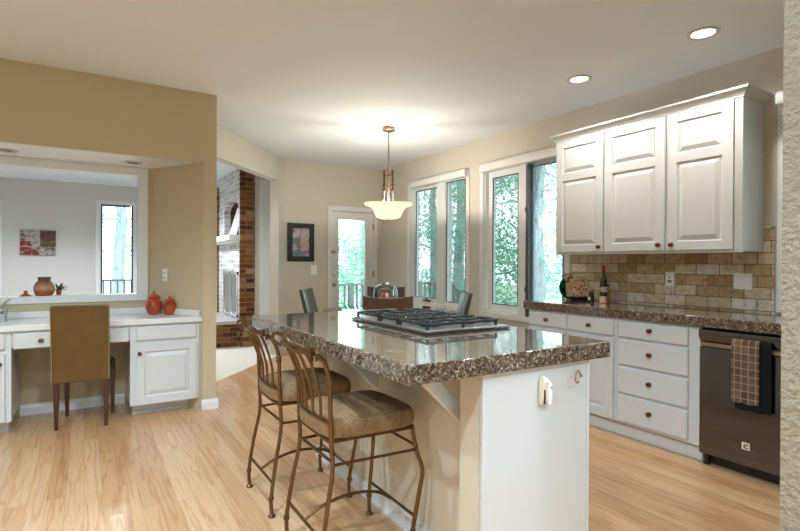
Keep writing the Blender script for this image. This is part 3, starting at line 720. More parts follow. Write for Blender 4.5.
# page frame local axes: bk_o origin, along = page width dir
ba = Vector((3.655, 3.05, .955)); al = Vector((.88, -.475, 0)).normalized(); BW, BH = .295, .205
bn = Vector((-al.y*-1, -al.x, 0)); bn = Vector((al.y, -al.x, 0))   # horizontal normal
if bn.dot(Vector((-1, -1, 0))) < 0: bn = -bn
upv = (Vector((0, 0, 1))-bn*.18).normalized(); bn2 = al.cross(upv).normalized()
if bn2.dot(Vector((-1, -1, 0))) < 0: bn2 = -bn2
rootloc = Vector((3.66, 2.93, .945))
rel = (ba-rootloc)
du = mth(PIZ, 'ADD', mth(PIZ, 'MULTIPLY', mth(PIZ, 'SUBTRACT', sp.outputs[0], rel.x), al.x), mth(PIZ, 'MULTIPLY', mth(PIZ, 'SUBTRACT', sp.outputs[1], rel.y), al.y))
uu = mth(PIZ, 'DIVIDE', du, BW); vv_ = mth(PIZ, 'DIVIDE', mth(PIZ, 'SUBTRACT', sp.outputs[2], rel.z), BH)
ddx = mth(PIZ, 'MULTIPLY', mth(PIZ, 'SUBTRACT', uu, .52), 1.0); ddy = mth(PIZ, 'MULTIPLY', mth(PIZ, 'SUBTRACT', vv_, .36), 1.05)
rr = mth(PIZ, 'SQRT', mth(PIZ, 'ADD', mth(PIZ, 'MULTIPLY', ddx, ddx), mth(PIZ, 'MULTIPLY', ddy, ddy)))
nz = noise(PIZ, v, 70, 3, .6)
top = ramp(PIZ, nz.outputs[0], [(.38, (.45, .04, .02)), (.47, (.65, .16, .06)), (.52, (.95, .85, .62)), (.62, (.90, .75, .50)), (.7, (.15, .12, .04))])
bgc = ramp(PIZ, uu, [(0, (.55, .42, .22)), (.4, (.85, .74, .52)), (1, (.80, .80, .55))])
crust = ramp(PIZ, rr, [(.43, (0, 0, 0)), (.45, (1, 1, 1))])
inner = mix(PIZ, ramp(PIZ, rr, [(.37, (0, 0, 0)), (.39, (1, 1, 1))]), top, (.62, .42, .22))
pc = mix(PIZ, crust, inner, bgc)
tom = noise(PIZ, v, 22, 2, .4)
ctop = mix(PIZ, mth(PIZ, 'MULTIPLY', mth(PIZ, 'LESS_THAN', uu, .22), mth(PIZ, 'GREATER_THAN', vv_, .6)), pc, ramp(PIZ, tom.outputs[0], [(.45, (.55, .02, .015)), (.52, (.12, .22, .04)), (.6, (.75, .6, .4))]))
band = mth(PIZ, 'MULTIPLY', mth(PIZ, 'MULTIPLY', mth(PIZ, 'GREATER_THAN', uu, .34), mth(PIZ, 'LESS_THAN', uu, .66)), mth(PIZ, 'MULTIPLY', mth(PIZ, 'GREATER_THAN', vv_, .80), mth(PIZ, 'LESS_THAN', vv_, .86)))
stripe = mth(PIZ, 'GREATER_THAN', mth(PIZ, 'SINE', mth(PIZ, 'MULTIPLY', uu, 170)), -.1)
pc2 = mix(PIZ, mth(PIZ, 'MULTIPLY', band, stripe), ctop, (.25, .14, .05))
L(PIZ, pc2, base(PIZ).inputs['Base Color'])
def bp(u, vv, w): return ba+al*u+upv*vv-bn2*-w
b = MB(); b.extr([bp(0, 0, 0), bp(BW, 0, 0), bp(BW, BH, 0), bp(0, BH, 0)], -bn2*.012); obj('cover_page', b, PIZ, t)
b = MB(); b.extr([bp(-.004, -.003, -.0125), bp(BW+.004, -.003, -.0125), bp(BW+.004, BH+.003, -.0125), bp(-.004, BH+.003, -.0125)], -bn2*.004); obj('back_cover', b, BLACK, t)
# easel
b = MB()
for u in (.05, BW-.05):
    b.tube([bp(u, .10, -.03), bp(u, -.015, -.018)-Vector((0, 0, .004)), Vector((bp(u, -.02, .02).x, bp(u, -.02, .02).y, .930)), bp(u, .02, .035)], .004)
    b.tube([bp(u, .12, -.025), Vector((bp(u, 0, -.10).x, bp(u, 0, -.10).y, .927))], .004)
b.tube([bp(.0, -.016, .012), bp(BW, -.016, .012)], .006); b.box(tuple(bp(.05, 0, 0)), tuple(bp(.05, 0, 0)+Vector((.004, .004, .004))))
pz = .927
b.prism([(bp(.02, 0, .03).x, bp(.02, 0, .03).y), (bp(BW-.02, 0, .03).x, bp(BW-.02, 0, .03).y), (bp(BW-.02, 0, -.06).x, bp(BW-.02, 0, -.06).y), (bp(.02, 0, -.06).x, bp(.02, 0, -.06).y)], .9225, .934)
tag(obj('book_stand', b, BLACK), 'low black stand holding up the pizza cookbook', 'book stand')
b = MB(); c_ = ba+al*.05-bn2*.075+Vector((0, 0, .07)); 
b.lathe([(.02, 0), (.085, .004), (.10, .012), (.098, .016), (.08, .010), (0, .006)], (0, 0, 0), 28)
q = Vector((0, 0, 1)).rotation_difference(bn2).to_matrix().to_4x4(); b.xf(Matrix.Translation((c_.x-.0, c_.y+.0, 1.024)) @ q)
tag(obj('serving_plate', b, glazed('green_black_glaze', (.01, .03, .02), (.02, .16, .07))), 'dark green round plate standing behind the cookbook', 'plate')
t = thing('wine_bottle', 'tall dark bottle with red cap and cream label by the cookbook', 'bottle', (3.735, 2.735, .922))
x, y = 3.735, 2.735
b = MB(); b.lathe([(.026, 0), (.030, .004), (.030, .17), (.024, .20), (.0135, .225), (.0125, .285)], (x, y, .922), 20); obj('glass_body', b, mat('dark_bottle_glass', (.03, .02, .01), .08, coat=.5), t)
b = MB(); b.lathe([(.0145, .268), (.0145, .312), (0, .313)], (x, y, .922), 16); part_label(obj('cap', b, mat('red_cap', (.45, .02, .03), .35), t), 'red bottle cap')
LAB = mat('cream_red_label', (.7, .6, .45), .5); v = coords(LAB); n = noise(LAB, v, 60, 2); L(LAB, ramp(LAB, n.outputs[0], [(.40, (.55, .05, .03)), (.47, (.72, .62, .42)), (.62, (.72, .62, .42)), (.68, (.08, .05, .03))]), base(LAB).inputs['Base Color'])
b = MB(); b.lathe([(.0305, .085), (.0305, .13)], (x, y, .922), 20, cap0=False, cap1=False); obj('label_wrap', b, LAB, t)
t = thing('oil_bottle', 'slim amber bottle standing beside the red-capped bottle', 'bottle', (3.80, 2.74, .922))
b = MB(); b.lathe([(.018, 0), (.020, .003), (.020, .09), (.013, .105), (.011, .14)], (3.80, 2.74, .922), 16); obj('glass_body', b, mat('amber_oil', (.45, .28, .08), .15, coat=.5), t)
b = MB(); b.lathe([(.012, .14), (.012, .152), (0, .153)], (3.80, 2.74, .922), 12); obj('stopper', b, BLACK, t)
t = thing('spice_jar', 'small black jar in front of the pizza cookbook', 'jar', (3.66, 2.80, .922))
b = MB(); b.lathe([(.020, 0), (.024, .004), (.024, .055), (.018, .062), (.018, .085), (0, .086)], (3.66, 2.80, .922), 16); obj('body', b, BLACKGLOSS, t)
b = MB(); b.box((3.633, 2.79, .94), (3.6365, 2.812, .965)); obj('label_patch', b, CREAM, t)
t = thing('candle_cup', 'small cream cup with a printed label at the front of the clutter', 'cup', (3.63, 2.66, .922))
b = MB(); b.lathe([(.024, 0), (.027, .003), (.029, .055), (.026, .055), (.024, .045)], (3.63, 2.66, .922), 20); obj('cup_body', b, LAB, t)

# dish towels over dishwasher
TOW = mat('brown_check_towel', (.15, .09, .06), .9, spec=.1)
g = N(TOW, 'ShaderNodeNewGeometry'); sp = N(TOW, 'ShaderNodeSeparateXYZ'); L(TOW, g.outputs['Position'], sp.inputs[0])
cb = N(TOW, 'ShaderNodeCombineXYZ'); L(TOW, sp.outputs[1], cb.inputs[0]); L(TOW, sp.outputs[2], cb.inputs[1])
b_ = N(TOW, 'ShaderNodeTexBrick'); L(TOW, cb.outputs[0], b_.inputs['Vector']); b_.offset = 0; b_.inputs['Scale'].default_value = 1; b_.inputs['Brick Width'].default_value = .037; b_.inputs['Row Height'].default_value = .043; b_.inputs['Mortar Size'].default_value = .0028
b_.inputs['Color1'].default_value = (.10, .055, .035, 1); b_.inputs['Color2'].default_value = (.19, .12, .08, 1); b_.inputs['Mortar'].default_value = (.30, .24, .18, 1)
L(TOW, b_.outputs['Color'], base(TOW).inputs['Base Color']); n = noise(TOW, coords(TOW, world=True), 300, 2); bump(TOW, n.outputs[0], .6, .002)
def towel(name, y0, y1, zb, m, label, x=DX-.018, zt=.795, skew=0, xo=0):
    b = MB(); nn_ = 10; rings = []
    prof = [(.024+.0, .80), (.010, .812), (-.004, .808), (-.012, .79)]
    front = []
    for k in range(9): front.append((-.012-.002*sin(k), .79+(zb-.79)*(k+1)/9))
    pr = [(a, z) for a, z in prof]+front
    pr2 = pr+[(a+.006, z) for a, z in pr[::-1]]
    for k in range(nn_+1):
        s = k/nn_; yy = y0+(y1-y0)*s; wob = .0025*sin(s*9)
        rings.append([(DX-.012+a+wob*max(0, (.80-z))*4+xo, yy+skew*(.80-z)*(s), z+(.004*sin(s*14) if z < zb+.01 else 0)) for a, z in pr2])
    b.loft(rings)
    o = obj(name, b, m, smooth=True)
    return tag(o, label, 'towel')
towel('dish_towel', 1.352, 1.497, .445, TOW, 'brown checked towel hung over the dishwasher door edge', xo=-.012)
towel('dish_towel', 1.295, 1.478, .405, mat('black_towel', (.012, .012, .013), .95, spec=.1), 'plain black towel hanging behind the brown checked towel', xo=-.002, skew=0)

# ------------------------------------------------------------------ pictures
def art_mat(name, seed, stops, sc=6):
    M = mat(name, (.5, .5, .5), .5); v = coords(M, scale=(1, 1, 1.2), loc=(seed, seed*.37, 0))
    a = N(M, 'ShaderNodeTexVoronoi'); a.inputs['Scale'].default_value = sc; a.distance = 'CHEBYCHEV'; L(M, v, a.inputs['Vector'])
    n = noise(M, v, sc*3, 4, .7); s = N(M, 'ShaderNodeSeparateColor'); L(M, a.outputs['Color'], s.inputs[0])
    f = mth(M, 'ADD', mth(M, 'MULTIPLY', s.outputs[0], .65), mth(M, 'MULTIPLY', n.outputs[0], .35))
    L(M, ramp(M, f, stops), base(M).inputs['Base Color']); return M
ABS = mat('abstract_canvas_paint', (.3, .1, .05), .5)
v = coords(ABS); sp = N(ABS, 'ShaderNodeSeparateXYZ'); L(ABS, v, sp.inputs[0])
nz = noise(ABS, v, 12, 4, .65)
u_ = mth(ABS, 'ADD', mth(ABS, 'DIVIDE', sp.outputs[0], .51), .5); w_ = mth(ABS, 'DIVIDE', sp.outputs[2], .43)
right = mth(ABS, 'GREATER_THAN', u_, .56); low = mth(ABS, 'LESS_THAN', w_, .34)
brown = ramp(ABS, nz.outputs[0], [(.38, (.03, .006, .004)), (.5, (.08, .02, .01)), (.62, (.16, .08, .03)), (.7, (.3, .22, .15))])
pale = ramp(ABS, nz.outputs[0], [(.35, (.08, .04, .02)), (.46, (.20, .16, .13)), (.56, (.40, .37, .36)), (.68, (.20, .07, .03))])
red = ramp(ABS, nz.outputs[0], [(.40, (.12, .005, .004)), (.56, (.24, .010, .006)), (.64, (.28, .22, .13))])
base_c = mix(ABS, right, pale, mix(ABS, low, brown, pale))
stripes = mth(ABS, 'MULTIPLY', mth(ABS, 'LESS_THAN', u_, .30), mth(ABS, 'GREATER_THAN', mth(ABS, 'SINE', mth(ABS, 'MULTIPLY', w_, 17)), .0))
ex = mth(ABS, 'SUBTRACT', u_, .16); ey = mth(ABS, 'ADD', w_, .08); er = mth(ABS, 'SQRT', mth(ABS, 'ADD', mth(ABS, 'MULTIPLY', ex, ex), mth(ABS, 'MULTIPLY', ey, ey)))
arc = mth(ABS, 'MULTIPLY', mth(ABS, 'GREATER_THAN', er, .24), mth(ABS, 'LESS_THAN', er, .40))
fc_ = mth(ABS, 'MAXIMUM', mth(ABS, 'MULTIPLY', stripes, mth(ABS, 'LESS_THAN', w_, .78)), arc)
L(ABS, mix(ABS, fc_, base_c, red), base(ABS).inputs['Base Color'])
tag(obj('painting', MB().box((-.943, yw-.035, 1.355), (-.432, yw-.001, 1.785)), ABS), 'frameless abstract painting in red and brown on the family room wall', 'painting')
t = thing('framed_picture', 'black framed picture with black mat on the back wall left of the door', 'picture', (2.567, Y_D, 1.25))
a0, a1, c0, c1 = 2.372, 2.762, 1.262, 1.795
b = MB(); w = .035
b.box((a0, Y_D-.025, c0), (a0+w, Y_D-.001, c1)); b.box((a1-w, Y_D-.025, c0), (a1, Y_D-.001, c1)); b.box((a0, Y_D-.025, c0), (a1, Y_D-.001, c0+w)); b.box((a0, Y_D-.025, c1-w), (a1, Y_D-.001, c1)); obj('frame', b, BLACK, t, bev=.004)
obj('mat_board', MB().box((a0+w, Y_D-.012, c0+w), (a1-w, Y_D-.006, c1-w)), mat('charcoal_mat', (.035, .032, .028), .8), t)
o = obj('print', MB().box((a0+.075, Y_D-.015, c0+.07), (a1-.075, Y_D-.012, c1-.07)), art_mat('still_life_print', 3.1, [(0, (.06, .06, .08)), (.3, (.22, .22, .28)), (.45, (.45, .13, .12)), (.55, (.50, .45, .42)), (.7, (.24, .28, .42)), (.85, (.6, .55, .5))], 9), t)

# ------------------------------------------------------------------ lamps
GLOWM = mat('lit_lens', (1, 1, 1), .5, emit=(1, .93, .80), estr=6)
CAN = mat('can_trim_white', (.55, .55, .54), .4)
def downlight(x, y, z, label, on=True, power=60, r=.092, group='recessed ceiling lights', color=(1, .96, .90), angle=150, rad=.05):
    t = thing('recessed_light', label, 'ceiling light', (x, y, z), group)
    b = MB(); b.lathe([(r*.68, -.001), (r*.74, -.007), (r*.96, -.008), (r, -.005), (r, 0)], (x, y, z-.001), 32, cap0=False, cap1=False); obj('trim_ring', b, CAN, t)
    if on:
        b = MB(); b.lathe([(0, -.003), (r*.70, -.003)], (x, y, z), 32, cap0=False, cap1=False); obj('lens', b, GLOWM, t)
        l = bpy.data.lights.new('downlight_lamp', 'SPOT'); l.energy = power*LAMP; l.color = color; l.spot_size = radians(angle); l.spot_blend = .6; l.shadow_soft_size = rad
        lo = bpy.data.objects.new('downlight_lamp', l); COL.objects.link(lo); lo.location = (0, 0, -.02); lo.parent = t
    else:
        b = MB(); b.lathe([(0, -.0025), (r*.68, -.0025)], (x, y, z), 32, cap0=False, cap1=False); obj('baffle', b, mat('dark_baffle', (.10, .05, .02), .5), t)
    return t
downlight(3.222, 1.668, CZ, 'lit recessed ceiling light nearest the camera, above the dishwasher', power=26)
downlight(3.226, 2.590, CZ, 'lit recessed ceiling light farther along, above the upper cabinets', power=26)
for i, (x, y, p) in enumerate(((1.33, 1.04, 42), (.28, 1.75, 105), (-.95, 2.55, 95), (-.5, .4, 100), (1.5, -.7, 110), (-2.4, 1.5, 100), (-1.2, -1.6, 90), (2.45, -.1, 70))):  # unseen lamps: first two inferred from shadows, the others added as fill
    downlight(x, y, CZ, 'unseen recessed ceiling light above and behind the viewer', power=p, color=(.66, .84, 1.0), group='kitchen ceiling lights behind the viewer')
for x, lb in ((-.50, 'unlit recessed light in the desk soffit, cut by the left photo edge'), (.345, 'unlit recessed light in the desk soffit, above the alcove corner')):
    downlight(x, 4.81, 2.081, lb, on=False, r=.075, group='recessed lights in the desk soffit')

# pendant
PX, PY = 2.715, 4.60
t = thing('pendant_lamp', 'bronze pendant lamp with flared frosted glass bowl over the dining table', 'pendant lamp', (PX, PY, 1.70))
b = MB(); b.lathe([(.066, 0), (.068, -.006), (.068, -.030), (.060, -.036), (0, -.037)], (PX, PY, CZ-.001), 28); obj('canopy', b, NICKEL, t)
b = MB(); b.tube([(PX, PY, CZ-.03), (PX, PY, 1.88)], .008); obj('rod', b, NICKEL, t)
b = MB(); c2, s2 = cos(radians(-32)), sin(radians(-32))
def pl(u, v_, z): return (PX+u*c2-v_*s2, PY+u*s2+v_*c2, z)
for a in range(3):
    th_ = radians(a*120+90); u, v_ = .05*cos(th_), .05*sin(th_)
    b.tube([pl(0, 0, 2.17), pl(u, v_, 2.17)], .008); b.tube([pl(u, v_, 2.22), pl(u, v_, 2.0)], .0095); b.lathe([(.016, 0), (.016, .02)], pl(u, v_, 2.0), 10); b.lathe([(.016, 0), (.016, .02)], pl(u, v_, 2.05), 10)
b.tube([pl(-.055, 0, 2.20), pl(.055, 0, 2.20)], .007)
obj('bracket', b, mat('dark_bronze_lamp_metal', (.12, .06, .035), .4, metal=.7), t)
b = MB()
for a in range(3):
    th_ = radians(a*120+90); b.tube([pl(.05*cos(th_), .05*sin(th_), 2.0), pl(.055*cos(th_), .055*sin(th_), 1.86)], .0065)
part_label(obj('lower_rod', b, CHROME, t), 'polished lower rods')
SHADE = bpy.data.materials.new('frosted_lamp_glass'); SHADE.use_nodes = True; q_ = SHADE.node_tree; q_.nodes.clear()
o_ = q_.nodes.new('ShaderNodeOutputMaterial'); d_ = q_.nodes.new('ShaderNodeBsdfDiffuse'); d_.inputs[0].default_value = (.85, .78, .62, 1)
t_ = q_.nodes.new('ShaderNodeBsdfTranslucent'); t_.inputs[0].default_value = (.95, .88, .72, 1); m_ = q_.nodes.new('ShaderNodeMixShader'); m_.inputs[0].default_value = .5
e_ = q_.nodes.new('ShaderNodeEmission'); e_.inputs[0].default_value = (1, .92, .80, 1); e_.inputs[1].default_value = .12; a_ = q_.nodes.new('ShaderNodeAddShader')
q_.links.new(d_.outputs[0], m_.inputs[1]); q_.links.new(t_.outputs[0], m_.inputs[2]); q_.links.new(m_.outputs[0], a_.inputs[0]); q_.links.new(e_.outputs[0], a_.inputs[1]); q_.links.new(a_.outputs[0], o_.inputs[0])
def sq(a): a += radians(32); return (abs(cos(a))**4+abs(sin(a))**4)**(-.25)*.93
pr = [(.02, 1.704), (.08, 1.711), (.125, 1.724), (.140, 1.738), (.150, 1.760), (.166, 1.795), (.192, 1.828), (.228, 1.850), (.268, 1.862), (.267, 1.866), (.226, 1.855), (.188, 1.833), (.161, 1.80), (.145, 1.764), (.134, 1.742), (.120, 1.729), (.078, 1.716), (.02, 1.709)]
b = MB(); b.lathe(pr, (PX, PY, 0), 48, f=sq, cap0=False, cap1=False); obj('glass_bowl', b, SHADE, t)
b = MB(); b.lathe([(0, -.025), (.008, -.02), (.010, -.010), (.018, -.004), (.020, .006), (.006, .012), (.006, .17)], (PX, PY, 1.712), 16); obj('finial', b, NICKEL, t)
BULB = mat('bulb_glow', (1, 1, 1), .5, emit=(1, .85, .6), estr=12)
for u in (-.07, .07):
    b = MB(); b.lathe([(.004, .03), (.012, .025), (.022, .005), (.024, -.01), (.018, -.028), (0, -.034)], pl(u, 0, 1.83), 14); obj('bulb', b, BULB, t)
    l = bpy.data.lights.new('bulb_lamp', 'POINT'); l.energy = 15*LAMP; l.color = (1, .90, .76); l.shadow_soft_size = .03
    lo = bpy.data.objects.new('bulb_lamp', l); COL.objects.link(lo); lo.location = Vector(pl(u, 0, 1.885))-Vector((PX, PY, 1.70)); lo.parent = t

# ------------------------------------------------------------------ bar stools
SEATM = mat('tan_stool_fabric', (.30, .22, .13), .85, spec=.15)
v = coords(SEATM); n = noise(SEATM, v, 11, 4, .6); n2 = noise(SEATM, v, 160, 2)
L(SEATM, mix(SEATM, .35, ramp(SEATM, n.outputs[0], [(.35, (.185, .105, .045)), (.65, (.29, .185, .09))]), ramp(SEATM, n2.outputs[0], [(.4, (.13, .075, .035)), (.6, (.34, .23, .13))])), base(SEATM).inputs['Base Color']); bump(SEATM, n2.outputs[0], .5, .002)
def spline(ps, n=6):
    ps = [Vector(p) for p in ps]; out = []
    for i in range(len(ps)-1):
        p0 = ps[max(i-1, 0)]; p1 = ps[i]; p2 = ps[i+1]; p3 = ps[min(i+2, len(ps)-1)]
        for k in range(n):
            t = k/n; out.append(.5*((2*p1)+(-p0+p2)*t+(2*p0-5*p1+4*p2-p3)*t*t+(-p0+3*p1-3*p2+p3)*t*t*t))
    out.append(ps[-1]); return out
def make_stool(label):
    """origin under seat centre, faces +X (island)"""
    t = thing('bar_stool', label, 'bar stool', (0, 0, 0), 'bronze bar stools at the island')
    # seat cushion (superellipse, domed)
    b = MB(); rings = []
    def ring(sc, z, n=40):
        r = []
        for k in range(n):
            a = 2*pi*k/n; c, s = cos(a), sin(a); e = .42
            r.append((.026+.218*sc*abs(c)**e*(1 if c > 0 else -1), .205*sc*(1+.06*c)*abs(s)**e*(1 if s > 0 else -1), z))
        return r
    for sc, z in ((.93, .545), (.985, .552), (1.0, .575), (.99, .598), (.94, .617), (.80, .630), (.55, .638), (.25, .641)): rings.append(ring(sc, z))
    b.loft(rings); b.smooth = True; obj('seat', b, SEATM, t)
    b = MB(); fr = [(-.168, -.172, .538), (.205, -.185, .538), (.215, -.175, .538), (.215, .175, .538), (.205, .185, .538), (-.168, .172, .538), (-.172, .165, .538), (-.172, -.165, .538), (-.168, -.172, .538)]
    b.tube(fr, .009); obj('seat_frame', b, COPPER, t)
    for sg in (-1, 1):
        # rear leg + upright in one curved rod
        pts = spline([(-.215, sg*.195, .012), (-.218, sg*.197, .10), (-.195, sg*.192, .26), (-.165, sg*.180, .42), (-.168, sg*.174, .54), (-.172, sg*.174, .66), (-.178, sg*.180, .775), (-.203, sg*.193, .85), (-.240, sg*.207, .892)])
        b = MB(); b.tube(pts, .0095); b.lathe([(.013, 0), (.015, .006), (.013, .012)], (-.178, sg*.1805, .772), 12); b.lathe([(.013, -.02), (.014, -.012), (.013, -.004)], (-.1775, sg*.180, .772), 12)
        b.lathe([(.0125, .0), (.014, .006), (.0125, .016)], (-.2185, sg*.197, .085), 12)
        lg = obj('rear_leg', b, COPPER, t)
        b = MB(); b.lathe([(.017, 0), (.019, .004), (.016, .011), (.010, .016)], (-.215, sg*.195, 0), 14); obj('foot', b, COPPER, lg)
        pts = spline([(.205, sg*.195, .012), (.205, sg*.197, .10), (.228, sg*.212, .27), (.238, sg*.218, .36), (.220, sg*.198, .44), (.208, sg*.180, .54)])
        b = MB(); b.tube(pts, .0095); b.lathe([(.0125, .0), (.014, .006), (.0125, .016)], (.205, sg*.197, .085), 12); lg = obj('front_leg', b, COPPER, t)
        b = MB(); b.lathe([(.017, 0), (.019, .004), (.016, .011), (.010, .016)], (.205, sg*.195, 0), 14); obj('foot', b, COPPER, lg)
        # side rail
        b = MB(); b.tube([(-.166, sg*.178, .445), (.224, sg*.201, .445)], .0065); obj('side_rail', b, COPPER, t)
    for (x, w_, z) in ((-.166, .178, .458), (.222, .201, .458), (-.212, .195, .165), (.212, .200, .158)):
        b = MB(); b.tube([(x, -w_, z), (x, w_, z)], .0065); obj('cross_rail', b, COPPER, t)
    b = MB(); b.tube(spline([(-.212, 0, .165), (-.13, 0, .205), (0, 0, .225), (.13, 0, .205), (.212, 0, .158)]), .0075); obj('arched_stretcher', b, COPPER, t)
    # lower back rail, curved
    def bow(y, z0=0): return -.172-.018*(1-(y/.175)**2)
    b = MB(); b.tube([(bow(y), y, .615) for y in [(-.175+.35*k/12) for k in range(13)]], .0075); obj('lower_back_rail', b, COPPER, t)
    # top rail: twisted double rod with loops
    def bow2(y): return -.240-.022*(1-(y/.215)**2)
    ys_ = [-.175+.35*k/14 for k in range(15)]
    b = MB(); b.tube([(bow2(y), y, .893+.006*sin(k*.9)) for k, y in enumerate(ys_)], .0115)
    b.tube([(bow2(y)-.004*cos(k*1.1), y, .905+.005*sin(k*1.1+1)) for k, y in enumerate(ys_)], .009)
    obj('top_rail', b, COPPER, t)
    for sg in (-1, 1):
        b = MB(); pts = []
        for k in range(17):
            a = 2*pi*k/16; pts.append((-.246-.020*cos(a), sg*(.210+.052*cos(a)), .900+.024*sin(a)+.006*cos(a)))
        b.tube(pts, .0078, caps=False); obj('scroll_loop', b, COPPER, t)
    for k in range(4):
        y = -.118+.0787*k
        b = MB(); b.tube(spline([(bow(y*.9), y*.9, .615), (bow(y*.9)-.006, y*.9, .72), (bow2(y)+.030, y, .83), (bow2(y), y, .893)]), .0065); obj('back_spindle', b, COPPER, t)
    return t
s1 = make_stool('nearer bronze bar stool with tan seat, cut off by the bottom of the photo')
s2 = copy_tree(s1); s2['label'] = 'farther bronze bar stool with tan seat, on the hardwood near the carpeted room'
s1.location = (.995, 2.01, 0); s2.location = (.995, 2.625, 0)

# ------------------------------------------------------------------ leather chairs
def slabpts(w, t, n=6): return None
def make_chair(name, label, W_c, D_c, Hb, back_m, seat_m, leg_m, zseat=.46, skirt=.35, lean=.05, curve=0.0, group=None, edge_m=None):
    """origin at floor centre; chair faces +Y (its back at -Y)"""
    t = thing(name, label, 'chair', (0, 0, 0), group); hw, hd = W_c/2, D_c/2
    b = MB(); rings = []; n = 10
    for k in range(n+1):
        s = k/n; z = skirt+(Hb-skirt)*s; y = -hd-lean*max(0, (z-zseat))/(Hb-zseat) if z > zseat else -hd
        th_ = .055-.018*s; r = []
        m_ = 12
        wk = hw*(1+.02*s)
        for j in range(m_+1):
            u = -1+2*j/m_; r.append((u*wk, y-curve*(1-u*u)*s, z))
        for j in range(m_, -1, -1):
            u = -1+2*j/m_; r.append((u*wk, y+th_-curve*(1-u*u)*s, z))
        rings.append([(p[0], p[1], p[2]-(.0 if k < n else curve*.6*(1-(p[0]/wk)**2))) for p in r])
    b.loft(rings); obj('backrest', b, back_m, t, bev=.008, seg=3)
    if edge_m:
        b = MB(); y = -hd-lean-.004
        b.tube([(-hw*1.0, -hd-.003, skirt+.01), (-hw*1.018, y, Hb-.006), (hw*1.018, y, Hb-.006), (hw*1.0, -hd-.003, skirt+.01)], .0035); obj('piping', b, edge_m, t)
    b = MB(); b.box((-hw*.98, -hd+.05, zseat-.10), (hw*.98, hd, zseat)); obj('seat', b, seat_m, t, bev=.02, seg=3)
    lw = .032
    for sx_ in (-1, 1):
        for sy_ in (-1, 1):
            x = sx_*(hw-.022); y = sy_*(hd-.02) if sy_ > 0 else -hd+.028; zt = skirt if sy_ < 0 else zseat-.09
            b = MB(); b.loft([[(x-.011, y-.011, 0), (x+.011, y-.011, 0), (x+.011, y+.011, 0), (x-.011, y+.011, 0)], [(x-.019, y-.019, zt+.01), (x+.019, y-.019, zt+.01), (x+.019, y+.019, zt+.01), (x-.019, y+.019, zt+.01)]]); obj('leg', b, leg_m, t, bev=.002)
    return t
ch = make_chair('desk_chair', 'brown leather chair with dark wood legs pulled up to the white desk', .365, .42, .925, LEATHER, DLEATHER, MAHOG, lean=.035, edge_m=mat('tan_piping', (.35, .24, .10), .5))
ch.location = (.012, 4.655, 0); ch.rotation_euler = (0, 0, radians(-9))
dc = make_chair('dining_chair', 'brown leather dining chair with its back to the island', .44, .46, .955, MLEATHER, MLEATHER, MAHOG, lean=.06, curve=.035, group='dining chairs')
TX, TY = 2.72, 4.64
dc.location = (2.43, 4.095, 0); dc.rotation_euler = (0, 0, radians(-33))
# other three in dark leather
dd = make_chair('dining_chair', 'dark leather dining chair left of the glass table, under the framed picture', .46, .46, .955, DLEATHER, DLEATHER, MAHOG, lean=.11, curve=.03, group='dining chairs')
dd.location = (2.37, 5.19, 0); dd.rotation_euler = (0, 0, radians(-126))
for (x, y, r_, lb) in ((3.01, 5.17, radians(147), 'dark leather dining chair behind the glass dome, facing the camera'), (3.045, 4.20, radians(60), 'dark leather dining chair by the window wall, seen from its side')):
    c = copy_tree(dd); c['label'] = lb; c.location = (x, y, 0); c.rotation_euler = (0, 0, r_)

# dining table (round glass) and centrepiece
t = thing('dining_table', 'round glass dining table behind the island under the pendant', 'table', (TX, TY, 0))
b = MB(); b.lathe([(.66, 0), (.668, .003), (.668, .009), (.66, .012)], (TX, TY, .738), 64); obj('glass_top', b, GLASSTOP, t)
b = MB(); b.lathe([(.26, 0), (.26, .02), (.10, .04), (.05, .10), (.045, .60), (.10, .70), (.16, .736)], (TX, TY, 0), 32); obj('pedestal', b, MAHOG, t)
tz = .751; gx, gy = 2.64, 4.52
t = thing('glass_cloche', 'clear glass dome with notched knob standing on the dining table', 'glass dome', (gx, gy, tz))
b = MB(); b.lathe([(.125, .06), (.125, .20), (.120, .225), (.100, .250), (.070, .268), (.040, .278), (.034, .29), (.034, .305), (.030, .305), (.030, .29), (.036, .275), (.066, .262), (.095, .246), (.116, .222), (.121, .198), (.121, .06)], (gx, gy, tz), 40, cap0=False, cap1=False); obj('dome', b, CLEAR, t)
b = MB(); b.lathe([(.06, 0), (.062, .004), (.02, .015), (.015, .04), (.13, .052), (.14, .058), (.13, .060), (0, .058)], (gx, gy, tz), 40); obj('footed_plate', b, CLEAR, t)
b = MB(); b.lathe([(.036, 0), (.038, .003), (.038, .115), (.034, .122), (.012, .118), (0, .118)], (gx+.004, gy, tz+.0605), 24)
tag(obj('red_candle', b, mat('red_wax', (.62, .03, .02), .4, coat=.2)), 'short red pillar candle under the glass dome', 'candle')

